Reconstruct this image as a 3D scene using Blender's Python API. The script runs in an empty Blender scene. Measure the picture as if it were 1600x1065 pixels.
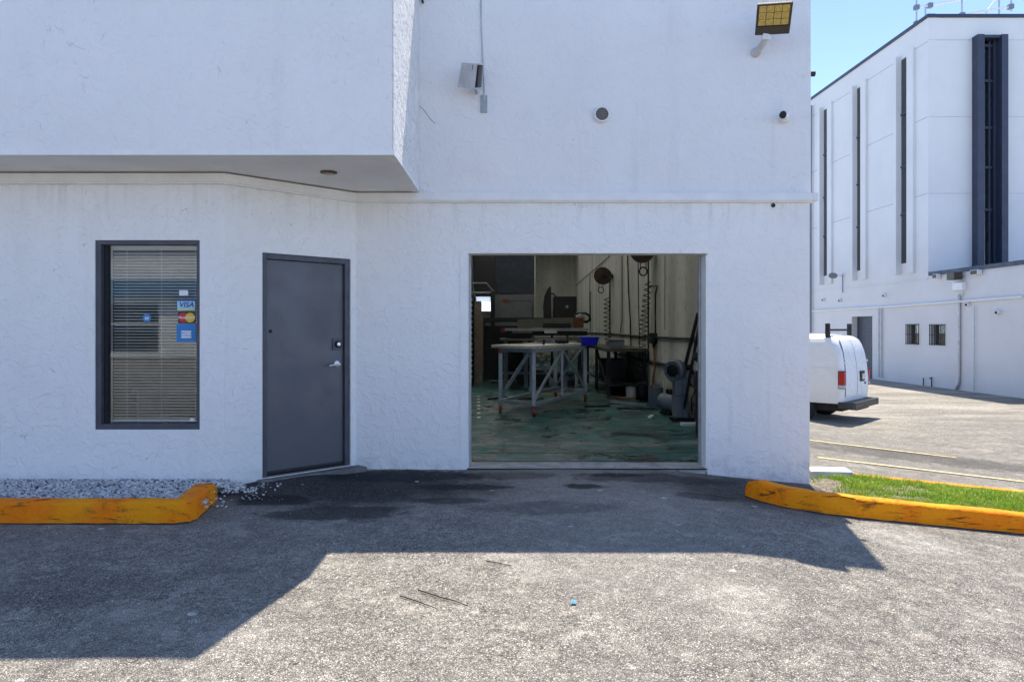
import bpy, bmesh, math, random
import numpy as np
from mathutils import Vector, Matrix
random.seed(7); RNG = np.random.default_rng(7)
S = bpy.context.scene
COL = S.collection
R = math.radians

# ---------------------------------------------------------------- camera, light
FPX, DCAM, CAMZ, HOR = 1120.0, 7.47, 1.46, 514.0
cam_d = bpy.data.cameras.new('camera'); cam = bpy.data.objects.new('camera', cam_d); COL.objects.link(cam)
cam.location = (0, -DCAM, CAMZ); cam.rotation_euler = (R(90), 0, 0)
cam_d.sensor_width = 36; cam_d.lens = 36*FPX/1600; cam_d.shift_y = -(532.5-HOR)/1600
cam_d.clip_start = .05; cam_d.clip_end = 900
S.camera = cam
SUN = Vector((.22, 1.0, 2.16)).normalized()          # towards the sun
w = bpy.data.worlds.new('World'); S.world = w; w.use_nodes = True
nt = w.node_tree; nt.nodes.clear()
sky = nt.nodes.new('ShaderNodeTexSky'); sky.sky_type = 'NISHITA'; sky.sun_disc = False
sky.sun_elevation = math.asin(SUN.z); sky.sun_rotation = math.atan2(SUN.x, SUN.y)
sky.altitude = 3000; sky.air_density = .5; sky.dust_density = 0; sky.ozone_density = 3.0
bg = nt.nodes.new('ShaderNodeBackground'); bg.inputs[1].default_value = .15
wo = nt.nodes.new('ShaderNodeOutputWorld')
tn = nt.nodes.new('ShaderNodeMix'); tn.data_type = 'RGBA'; tn.blend_type = 'MULTIPLY'; tn.inputs[0].default_value = 1
tn.inputs[7].default_value = (1.0, .885, .79, 1)       # white balance of the photograph, whole sky alike
nt.links.new(sky.outputs[0], tn.inputs[6]); nt.links.new(tn.outputs[2], bg.inputs[0]); nt.links.new(bg.outputs[0], wo.inputs[0])
sl = bpy.data.lights.new('sun', 'SUN'); sl.energy = 2.0; sl.angle = R(.5); sl.color = (1, .92, .80)
so = bpy.data.objects.new('sun', sl); COL.objects.link(so); so.rotation_euler = SUN.to_track_quat('Z', 'Y').to_euler()
S.view_settings.view_transform = 'Standard'; S.view_settings.look = 'None'
S.view_settings.gamma = 1; S.view_settings.use_curve_mapping = False
S.view_settings.exposure = 2.2

# ---------------------------------------------------------------- node helpers
class NT:
    def __init__(s, name):
        s.m = bpy.data.materials.new(name); s.m.use_nodes = True
        s.t = s.m.node_tree; s.t.nodes.clear()
        s.out = s.t.nodes.new('ShaderNodeOutputMaterial')
        s.b = s.t.nodes.new('ShaderNodeBsdfPrincipled'); s.t.links.new(s.b.outputs[0], s.out.inputs[0])
        s.P = s.n('ShaderNodeNewGeometry').outputs['Position']
    def n(s, t): return s.t.nodes.new(t)
    def put(s, inp, v):
        if isinstance(v, bpy.types.NodeSocket): s.t.links.new(v, inp)
        elif v is not None:
            if inp.type == 'RGBA' and not hasattr(v, '__len__'): v = (v, v, v, 1)
            if inp.type == 'RGBA' and len(v) == 3: v = (*v, 1)
            inp.default_value = v
    def set(s, **k):
        for a, v in k.items(): s.put(s.b.inputs[a.replace('_', ' ')], v)
        return s
    def math(s, op, a, b=None, c=None, clamp=False):
        n = s.n('ShaderNodeMath'); n.operation = op; n.use_clamp = clamp
        for i, v in enumerate((a, b, c)): s.put(n.inputs[i], v)
        return n.outputs[0]
    def vmul(s, v, f):
        n = s.n('ShaderNodeVectorMath'); n.operation = 'MULTIPLY'; s.put(n.inputs[0], v); n.inputs[1].default_value = f
        return n.outputs[0]
    def vadd(s, v, f):
        n = s.n('ShaderNodeVectorMath'); n.operation = 'ADD'; s.put(n.inputs[0], v); s.put(n.inputs[1], f)
        return n.outputs[0]
    def noise(s, scale, detail=4, rough=.55, vec=None, dist=0, color=False):
        n = s.n('ShaderNodeTexNoise'); s.put(n.inputs['Vector'], vec if vec is not None else s.P)
        n.inputs['Scale'].default_value = scale; n.inputs['Detail'].default_value = detail
        n.inputs['Roughness'].default_value = rough; n.inputs['Distortion'].default_value = dist
        return n.outputs['Color' if color else 'Fac']
    def vor(s, scale, vec=None, feature='F1', out='Distance', rnd=1.0):
        n = s.n('ShaderNodeTexVoronoi'); n.feature = feature; s.put(n.inputs['Vector'], vec if vec is not None else s.P)
        n.inputs['Scale'].default_value = scale; n.inputs['Randomness'].default_value = rnd
        return n.outputs[out]
    def mr(s, v, a, b, c=0., d=1., smooth=True):
        n = s.n('ShaderNodeMapRange'); n.interpolation_type = 'SMOOTHSTEP' if smooth else 'LINEAR'
        s.put(n.inputs[0], v)
        for i, q in enumerate((a, b, c, d)): s.put(n.inputs[i+1], q)
        return n.outputs[0]
    def mix(s, f, a, b, mode='MIX'):
        n = s.n('ShaderNodeMix'); n.data_type = 'RGBA'; n.blend_type = mode
        s.put(n.inputs[0], f); s.put(n.inputs[6], a); s.put(n.inputs[7], b)
        return n.outputs[2]
    def sep(s, v):
        n = s.n('ShaderNodeSeparateXYZ'); s.put(n.inputs[0], v); return n.outputs
    def bump(s, h, dist=.01, strength=1., normal=None):
        n = s.n('ShaderNodeBump'); n.inputs['Distance'].default_value = dist; n.inputs['Strength'].default_value = strength
        s.put(n.inputs['Height'], h)
        if normal is not None: s.put(n.inputs['Normal'], normal)
        s.put(s.b.inputs['Normal'], n.outputs[0]); return n.outputs[0]
    def ellipse(s, cx, cy, rx, ry, soft=.5, amp=.6, nscale=2.2):
        """1 inside a ragged ellipse on the ground, 0 outside"""
        x, y, _ = s.sep(s.P)
        ex = s.math('DIVIDE', s.math('SUBTRACT', x, cx), rx); ey = s.math('DIVIDE', s.math('SUBTRACT', y, cy), ry)
        d = s.math('SQRT', s.math('ADD', s.math('MULTIPLY', ex, ex), s.math('MULTIPLY', ey, ey)))
        d = s.math('ADD', d, s.math('MULTIPLY', s.math('SUBTRACT', s.noise(nscale, 5, .65), .5), amp*2))
        return s.mr(d, 1-soft, 1+soft, 1., 0.)

def plain(name, col, rough=.6, metal=0., var=.12, scale=9., bump=0., bscale=60., spec=None, dirt=0., dirtcol=(.03, .028, .025)):
    m = NT(name)
    n = m.noise(scale, 6, .6)
    c = m.mix(m.mr(n, .3, .7), tuple(v*(1-var) for v in col), tuple(min(1, v*(1+var)) for v in col))
    if dirt:
        c = m.mix(m.mr(m.noise(scale*2.3, 8, .7, dist=.6), .55, .72, 0, dirt), c, dirtcol)
    m.set(Base_Color=c, Roughness=m.mr(m.noise(scale*1.7, 4), .3, .7, max(0, rough-.08), min(1, rough+.08)), Metallic=metal)
    if spec is not None: m.b.inputs['Specular IOR Level'].default_value = spec
    if bump: m.bump(m.noise(bscale, 5, .6), bump)
    return m.m

def stucco(name, col, amount=1., lines=.5):
    m = NT(name)
    wv = m.vadd(m.P, m.vmul(m.noise(2.3, 4, .6, color=True), (.9, .9, .9)))
    # torn skip-trowel marks: thin crooked ridges in patches
    r1 = m.noise(13, 5, .6, vec=m.vmul(wv, (1, 1, .8)), dist=.9)
    ridge = m.mr(m.math('ABSOLUTE', m.math('SUBTRACT', r1, .5)), 0., .018, 1., 0.)
    patch = m.mr(m.noise(3.1, 5, .6), .54, .72)
    r2 = m.noise(21., 4, .6, vec=m.vmul(wv, (1, 1, .7)), dist=.9)
    ridge2 = m.mr(m.math('ABSOLUTE', m.math('SUBTRACT', r2, .5)), 0., .02, 1., 0.)
    patch2 = m.mr(m.noise(5.3, 4, .6), .56, .7)
    marks = m.math('MAXIMUM', m.math('MULTIPLY', ridge, patch), m.math('MULTIPLY', ridge2, patch2))
    big = m.mr(m.noise(1.1, 5, .6), .3, .72)
    x, y, z = m.sep(m.P)
    c = m.mix(big, tuple(v*.955 for v in col), col)
    # short thin trowel strokes: smooth ridges cut into pieces
    def strokes(sc, cut, off, lo):
        q = m.noise(sc, 1.5, .4, vec=m.vadd(m.P, off), dist=.35)
        ln = m.mr(m.math('ABSOLUTE', m.math('SUBTRACT', q, .5)), .0, .007*1.0, 1., 0.)
        return m.math('MULTIPLY', ln, m.mr(m.noise(cut, 2, .5, vec=m.vadd(m.P, off)), lo, lo+.05))
    fk = m.math('MAXIMUM', strokes(6.1, 10, (1, 2, 3), .60), strokes(11, 15, (5, 1, 7), .615))
    fk = m.math('MAXIMUM', fk, m.math('MULTIPLY', strokes(17, 20, (8, 3, 2), .61), .7))
    fk = m.math('MULTIPLY', fk, m.mr(m.noise(1.3, 4, .6, vec=m.vadd(m.P, (2, 5, 1))), .42, .64, .05, 1.))
    c = m.mix(m.math('MULTIPLY', fk, min(1, lines*.8)), c, tuple(v*.40 for v in col))
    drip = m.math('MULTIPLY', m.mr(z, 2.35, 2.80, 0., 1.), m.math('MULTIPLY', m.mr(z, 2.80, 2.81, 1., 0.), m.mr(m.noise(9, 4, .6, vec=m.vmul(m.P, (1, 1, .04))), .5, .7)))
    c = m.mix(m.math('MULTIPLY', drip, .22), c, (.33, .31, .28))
    # soil splash low down, grime under the trim
    low = m.math('MULTIPLY', m.mr(z, 0., .22, 1., 0.), m.mr(m.noise(6, 6, .7), .42, .7))
    c = m.mix(m.math('MULTIPLY', low, .35), c, (.30, .28, .25))
    streak = m.math('MULTIPLY', m.mr(m.noise(5, 5, .6, vec=m.vmul(m.P, (1, 1, .07))), .52, .75), m.mr(m.noise(.8, 3), .45, .65))
    c = m.mix(m.math('MULTIPLY', streak, .22), c, tuple(v*.55 for v in col))
    m.set(Base_Color=c, Roughness=.85)
    m.b.inputs['Specular IOR Level'].default_value = .25
    h = m.math('ADD', m.math('MULTIPLY', m.noise(26, 6, .6), .35), m.math('MULTIPLY', fk, -.8))
    h = m.math('ADD', h, m.math('MULTIPLY', m.mr(m.noise(9, 4, .5, vec=wv), .45, .62), .55))
    m.bump(h, .010*amount)
    return m.m

M = {}
M['stucco'] = stucco('stucco_white', (.86, .85, .82), .7)
M['stucco_rough'] = stucco('stucco_rough', (.84, .83, .81), 2.6, 1.)
M['stucco_up'] = stucco('stucco_upper', (.82, .81, .79), .5, .4)
M['stucco_far'] = plain('stucco_far', (.66, .66, .66), .85, var=.035, scale=.6, bump=.004, bscale=25, dirt=.08, dirtcol=(.4, .4, .4))
M['soffit'] = plain('soffit_paint', (.78, .77, .75), .8, var=.05, scale=2, dirt=.2, dirtcol=(.35, .34, .32))
M['trim'] = plain('trim_paint', (.80, .80, .78), .6, var=.05, scale=4, dirt=.12, dirtcol=(.35, .33, .3))
M['door'] = plain('door_paint', (.090, .091, .102), .42, var=.05, scale=2.0, bump=.0015, bscale=18, dirt=.25, dirtcol=(.06, .06, .068))
M['frame'] = plain('frame_paint', (.062, .064, .080), .5, var=.15, scale=8)
M['dark'] = plain('black_paint', (.012, .013, .016), .5)
M['black'] = plain('black_rubber', (.02, .02, .02), .7)
M['chrome'] = plain('satin_metal', (.72, .72, .70), .28, 1., var=.05)
M['steel'] = plain('bare_steel', (.36, .37, .39), .45, .85, dirt=.3)
M['galv'] = plain('galvanised', (.5, .51, .53), .5, .7, dirt=.2)
M['white_pvc'] = plain('white_plastic', (.75, .76, .76), .4, var=.04)
M['greyblue'] = plain('greyblue_frame', (.42, .48, .56), .5, .1, dirt=.35, dirtcol=(.07, .08, .09))
M['navy'] = plain('navy_paint', (.030, .038, .068), .5, var=.1, scale=2)
M['bronze'] = plain('bronze_housing', (.075, .06, .045), .5, .3)
M['concrete'] = plain('concrete', (.36, .35, .33), .9, var=.2, scale=7, bump=.006, bscale=45, dirt=.45, dirtcol=(.09, .085, .08))
M['concrete_white'] = plain('concrete_pale', (.55, .55, .53), .9, var=.12, scale=8, bump=.006, bscale=40, dirt=.4, dirtcol=(.15, .15, .14))
M['wood'] = plain('wood_pale', (.5, .42, .30), .75, var=.2, scale=14, dirt=.2)
M['ply'] = plain('board_cream', (.82, .80, .74), .7, var=.12, scale=6, dirt=.35, dirtcol=(.2, .19, .17))
M['rust'] = plain('rust_orange', (.17, .065, .03), .8, .1, dirt=.4)
M['red'] = plain('red_plastic', (.24, .035, .035), .5, dirt=.25)
M['bin'] = plain('blue_tub', (.01, .02, .75), .45)
M['machine'] = plain('machine_grey', (.17, .20, .25), .5, .2, dirt=.3)
M['machine_dark'] = plain('machine_dark', (.012, .014, .017), .5, .2, dirt=.3)
M['beam'] = plain('beam_olive', (.16, .155, .13), .5, .4, dirt=.3)
M['cardboard'] = plain('cardboard', (.24, .20, .16), .85)
M['interior_white'] = plain('panel_grey', (.14, .145, .16), .75, var=.1, scale=3, dirt=.4)
M['interior_dark'] = plain('panel_blueblack', (.026, .032, .048), .8, var=.2, scale=3)
M['blind'] = plain('blind_slat', (.80, .84, .86), .5, var=.05, scale=2)
M['van'] = plain('van_paint', (.80, .81, .81), .32, var=.02, scale=2, dirt=.06, dirtcol=(.4, .38, .35))
M['tyre'] = plain('tyre_rubber', (.018, .018, .018), .85)
M['bumper'] = plain('bumper_grey', (.045, .045, .043), .5, .2, dirt=.3)
M['hose_orange'] = plain('hose_orange', (.28, .10, .03), .6)
M['twig'] = plain('twig_bark', (.035, .028, .022), .9)
M['bluebit'] = plain('blue_paper', (.10, .30, .46), .7)
M['green_label'] = plain('green_label', (.05, .22, .06), .6)
M['cream'] = plain('cream_print', (.62, .62, .52), .6)
for nme, c in (('p_white', (.8, .8, .8)), ('p_blue', (.012, .05, .28)), ('p_lightblue', (.35, .62, .72)), ('p_amex', (.01, .19, .50)), ('p_red', (.62, .01, .02)), ('p_yellow', (.75, .48, .02)), ('p_black', (.02, .02, .025)), ('p_green', (.50, .60, .38))):
    M[nme] = plain(nme, c, .4, var=.02)

def interior_wall():
    m = NT('cream_block_wall')
    x, y, z = m.sep(m.P)
    st = m.noise(1.1, 5, .55, vec=m.vmul(m.P, (1, 1, .05)))
    c = m.mix(m.mr(st, .35, .68), (.70, .70, .64), (.48, .48, .44))
    c = m.mix(m.mr(m.noise(5, 8, .7), .52, .72, 0, .5), c, (.11, .11, .09))
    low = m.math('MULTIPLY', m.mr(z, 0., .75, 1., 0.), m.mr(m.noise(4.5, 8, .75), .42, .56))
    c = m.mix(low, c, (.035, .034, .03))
    m.set(Base_Color=c, Roughness=.8); m.bump(m.noise(14, 6), .006)
    return m.m
M['int_wall'] = interior_wall()

def floor_mat():
    m = NT('teal_painted_floor')
    v = m.vmul(m.P, (.95, 1.1, 1))
    n1 = m.noise(1.3, 9, .7, vec=v, dist=.8); n2 = m.noise(3.2, 9, .72, vec=v, dist=.4)
    c = m.mix(m.mr(n1, .38, .60), (.005, .055, .058), (.016, .15, .145))
    c = m.mix(m.mr(n2, .50, .60, 0, .6), c, (.20, .26, .25))
    c = m.mix(m.mr(m.noise(2.1, 9, .75, vec=m.vadd(v, (7, 3, 0)), dist=.5), .52, .60, 0, .92), c, (.010, .013, .014))
    c = m.mix(m.mr(m.noise(9, 7, .75, vec=v), .61, .66, 0, .9), c, (.40, .42, .40))
    c = m.mix(m.mr(m.noise(22, 5, .7, vec=v), .66, .70, 0, .9), c, (.55, .57, .55))
    x, y, z = m.sep(m.P)
    wear = m.math('MULTIPLY', m.mr(m.math('ABSOLUTE', m.math('SUBTRACT', y, 1.65)), 0., .35, 1., 0.), m.mr(m.noise(3.3, 8, .7, vec=v), .42, .58))
    c = m.mix(m.math('MULTIPLY', wear, .75), c, (.30, .31, .29))
    m.set(Base_Color=c, Roughness=m.mr(n1, .35, .65, .22, .7)); m.b.inputs['Specular IOR Level'].default_value = .5; m.bump(m.noise(5, 6, .6), .004)
    return m.m
M['floor'] = floor_mat()

def asphalt():
    m = NT('asphalt_worn')
    # distances to stone edges at two sizes, pulled into crooked shapes
    wv = m.vadd(m.P, m.vmul(m.noise(30, 3, .6, color=True), (.03, .03, .03)))
    e = m.vor(72, vec=wv, feature='DISTANCE_TO_EDGE')
    cell = m.vor(72, vec=wv, out='Color')
    cr, cg, cb = m.sep(cell)
    stone = m.mix(cr, (.42, .385, .335), (.72, .665, .58))
    stone = m.mix(m.mr(cg, .88, .95), stone, (.16, .145, .13))
    gap = m.mr(e, .0, .16, 1., 0.)
    patch = m.mr(m.noise(1.6, 7, .7), .3, .7)
    binder = m.mix(patch, (.17, .157, .14), (.40, .37, .32))
    c = m.mix(gap, stone, binder)
    c = m.mix(m.mr(m.noise(7, 8, .72), .38, .66, 0, .62), c, m.mix(patch, (.31, .29, .25), (.50, .46, .395)))
    # crooked short fissures at two sizes, thicker in worn areas
    f = m.noise(24, 4, .6, dist=1.4)
    fis = m.math('MULTIPLY', m.mr(m.math('ABSOLUTE', m.math('SUBTRACT', f, .5)), 0., .028, 1., 0.), m.mr(m.noise(5.5, 6, .65), .37, .56))
    f2 = m.noise(48, 3, .6, dist=1.2, vec=m.vadd(m.P, (4, 4, 0)))
    fis2 = m.math('MULTIPLY', m.mr(m.math('ABSOLUTE', m.math('SUBTRACT', f2, .5)), 0., .035, 1., 0.), m.mr(m.noise(9, 5, .65), .36, .52))
    fis = m.math('MAXIMUM', fis, m.math('MULTIPLY', fis2, .9))
    c = m.mix(m.math('MULTIPLY', fis, .92), c, (.06, .054, .048))
    # a few long hairline cracks
    lc = m.noise(1.1, 5, .55, vec=m.vmul(m.P, (.55, 1.3, 1)), dist=.7)
    crack = m.math('MULTIPLY', m.mr(m.math('ABSOLUTE', m.math('SUBTRACT', lc, .5)), 0., .0035, 1., 0.), m.mr(m.noise(1.7, 3), .5, .6))
    c = m.mix(m.math('MULTIPLY', crack, .8), c, (.06, .055, .05))
    # tone varies over metres
    c = m.mix(m.mr(m.noise(.7, 6, .65), .36, .66, .0, .42), c, (.30, .278, .245))
    c = m.mix(m.mr(m.noise(.9, 6, .65, vec=m.vadd(m.P, (5, 9, 0))), .54, .72, 0, .6), c, (.66, .62, .55))
    # newer black patch from the door to the garage mouth, oil drips, pale worn track
    x, y, z = m.sep(m.P)
    near = m.mr(y, -1.25, -.35)
    grit = m.mix(m.mr(m.noise(55, 4, .7), .5, .66), (.026, .025, .024), (.15, .145, .14))
    track = m.ellipse(.75, -1.1, .8, 2.2, .7, .5, 1.6)
    c = m.mix(m.math('MULTIPLY', track, .6), c, m.mix(m.noise(34, 6, .7), (.27, .25, .225), (.66, .62, .56)))
    c = m.mix(m.math('MULTIPLY', m.ellipse(-1.6, -.78, 1.35, .64, .4, .5, 3.), .88), c, grit)
    c = m.mix(m.math('MULTIPLY', m.ellipse(2.55, -.58, 1.1, .6, .4, .5, 3.5), .75), c, grit)
    for (cx, cy, rx, ry, a) in ((-.45, -.75, .45, .12, .85), (.68, -.72, .2, .10, .85), (-1.45, -1.62, .55, .22, .75), (-1.15, -.3, .9, .25, .85),
                                (-.05, -.28, .5, .16, .5), (1.4, -.35, .8, .2, .6), (-2.6, -3.2, .6, .3, .2), (.3, -1.45, .6, .2, .35), (6.5, 3.6, 2.2, .8, .5), (-2.05, -1.25, .35, .14, .8), (1.05, -.25, .3, .09, .7), (-.55, -1.25, .3, .1, .6), (1.75, -1.0, .3, .12, .6)):
        c = m.mix(m.math('MULTIPLY', m.ellipse(cx, cy, rx, ry, .22, .75, 5.), a), c, m.mix(m.noise(60, 3), (.012, .012, .013), (.05, .05, .052)))
    # pale dried splashes and tiny white chips
    c = m.mix(m.mr(m.math('ADD', m.vor(2.3, out='Distance'), m.math('MULTIPLY', m.noise(25, 4), .12)), .09, .13, .8, 0.), c, (.85, .84, .80))
    far = m.mr(y, 6, 11)
    farc = m.mix(m.mr(m.noise(.8, 6, .65, vec=m.vmul(m.P, (.4, 1.4, 1))), .35, .7), (.30, .275, .235), (.62, .57, .47))
    c = m.mix(m.math('MULTIPLY', far, .7), c, farc)
    m.set(Base_Color=c, Roughness=.9); m.b.inputs['Specular IOR Level'].default_value = .3
    h = m.math('ADD', m.mr(e, 0., .2, 0., 1.), m.math('MULTIPLY', m.noise(120, 3, .6), .4))
    h = m.math('SUBTRACT', h, m.math('MULTIPLY', m.math('MAXIMUM', fis, crack), 1.2))
    m.bump(h, .006)
    return m.m
M['asphalt'] = asphalt()

def kerb_mat():
    m = NT('kerb_orange_paint')
    x, y, z = m.sep(m.P)
    n = m.noise(6, 7, .68, vec=m.vmul(m.P, (.6, 1, 1.6)), dist=.7)
    c = m.mix(m.mr(m.noise(3, 5), .35, .65), (1., .235, .001), (1., .34, .003))
    c = m.mix(m.mr(n, .54, .70, 0, .85), c, (.20, .085, .012))
    chips = m.math('MAXIMUM', m.mr(m.noise(11, 9, .8, dist=1.2), .62, .65), m.math('MULTIPLY', m.mr(m.noise(4, 9, .8, vec=m.vmul(m.P, (.4, 1, 4)), dist=1.), .58, .625), .75))
    c = m.mix(m.math('MULTIPLY', chips, .95), c, (.03, .027, .025))
    c = m.mix(m.mr(m.noise(8, 9, .8, vec=m.vadd(m.P, (3, 1, 8)), dist=1.), .715, .735, 0, .9), c, (.55, .54, .5))
    m.b.inputs['Specular IOR Level'].default_value = .2
    m.set(Base_Color=c, Roughness=.7); m.bump(m.math('ADD', m.noise(30, 6, .65), m.math('MULTIPLY', chips, -.8)), .016)
    return m.m
M['kerb'] = kerb_mat()

def line_mat():
    m = NT('parking_line_paint')
    c = m.mix(m.mr(m.noise(12, 8, .75), .38, .60), (.82, .62, .24), (.40, .35, .26))
    m.set(Base_Color=c, Roughness=.85); return m.m
M['line'] = line_mat()

def leaf_mat(name, a, b):
    m = NT(name); c = m.mix(m.mr(m.noise(3.5, 5), .3, .7), a, b)
    c = m.mix(m.noise(90, 2), c, tuple(v*1.5 for v in a)); c2 = c
    m.set(Base_Color=c2, Roughness=.6)
    tr = m.n('ShaderNodeBsdfTranslucent'); m.put(tr.inputs[0], c2)
    mx = m.n('ShaderNodeMixShader'); mx.inputs[0].default_value = .35
    m.t.links.new(m.b.outputs[0], mx.inputs[1]); m.t.links.new(tr.outputs[0], mx.inputs[2]); m.t.links.new(mx.outputs[0], m.out.inputs[0])
    return m.m
M['grass'] = leaf_mat('grass_blade', (.15, .27, .010), (.34, .36, .05))
M['soil'] = plain('soil', (.20, .17, .13), .95, var=.4, scale=20, bump=.02, bscale=60)
def stone_mat():
    m = NT('gravel_stone'); v = m.vor(45, out='Color'); r, g, b = m.sep(v)
    c = m.mix(r, (.30, .295, .29), (.78, .77, .75)); c = m.mix(m.mr(g, .86, .92), c, (.11, .105, .10))
    m.set(Base_Color=c, Roughness=.85); return m.m
M['stone'] = stone_mat()

def glass(name, tint=(1, 1, 1), ior=1.5, base=.0, gcol=(1, 1, 1)):
    m = NT(name); m.t.nodes.remove(m.b)
    tr = m.n('ShaderNodeBsdfTransparent'); tr.inputs[0].default_value = (*tint, 1)
    gl = m.n('ShaderNodeBsdfGlossy'); gl.inputs['Roughness'].default_value = .015; gl.inputs[0].default_value = (*gcol, 1)
    fr = m.n('ShaderNodeFresnel'); fr.inputs[0].default_value = ior
    f = m.math('ADD', fr.outputs[0], base, clamp=True)
    mx = m.n('ShaderNodeMixShader'); m.put(mx.inputs[0], f)
    m.t.links.new(tr.outputs[0], mx.inputs[1]); m.t.links.new(gl.outputs[0], mx.inputs[2]); m.t.links.new(mx.outputs[0], m.out.inputs[0])
    return m.m
M['glass'] = glass('window_glass', (.93, .95, .94), 1.5, .0)
M['glass_far'] = glass('office_glass', (.30, .33, .38), 1.6, .10)
M['glass_dark'] = glass('tinted_glass', (.12, .14, .17), 1.6, .06)
def frosted():
    m = NT('frosted_pane'); m.t.nodes.remove(m.b)
    tr = m.n('ShaderNodeBsdfTranslucent'); tr.inputs[0].default_value = (.9, .92, .95, 1)
    m.t.links.new(tr.outputs[0], m.out.inputs[0]); return m.m
M['frosted'] = frosted()
def added_skylight():  # translucent sheet for the roof panes added to brighten the shop
    m = NT('added_skylight_sheet'); m.t.nodes.remove(m.b)
    tr = m.n('ShaderNodeBsdfTranslucent'); tr.inputs[0].default_value = (.86, .86, .81, 1)
    m.t.links.new(tr.outputs[0], m.out.inputs[0]); return m.m
M['added_skylight'] = added_skylight()
def led_mat():
    m = NT('led_lens_yellow'); c = m.mix(m.mr(m.noise(60, 2), .4, .6), (.50, .33, .07), (.62, .46, .14))
    m.set(Base_Color=c, Roughness=.3); return m.m
M['led'] = led_mat()
def tail():
    m = NT('tail_lens_red'); m.set(Base_Color=(.40, .012, .008), Roughness=.18); m.bump(m.noise(90, 2), .002); return m.m
M['tail'] = tail()

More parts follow.
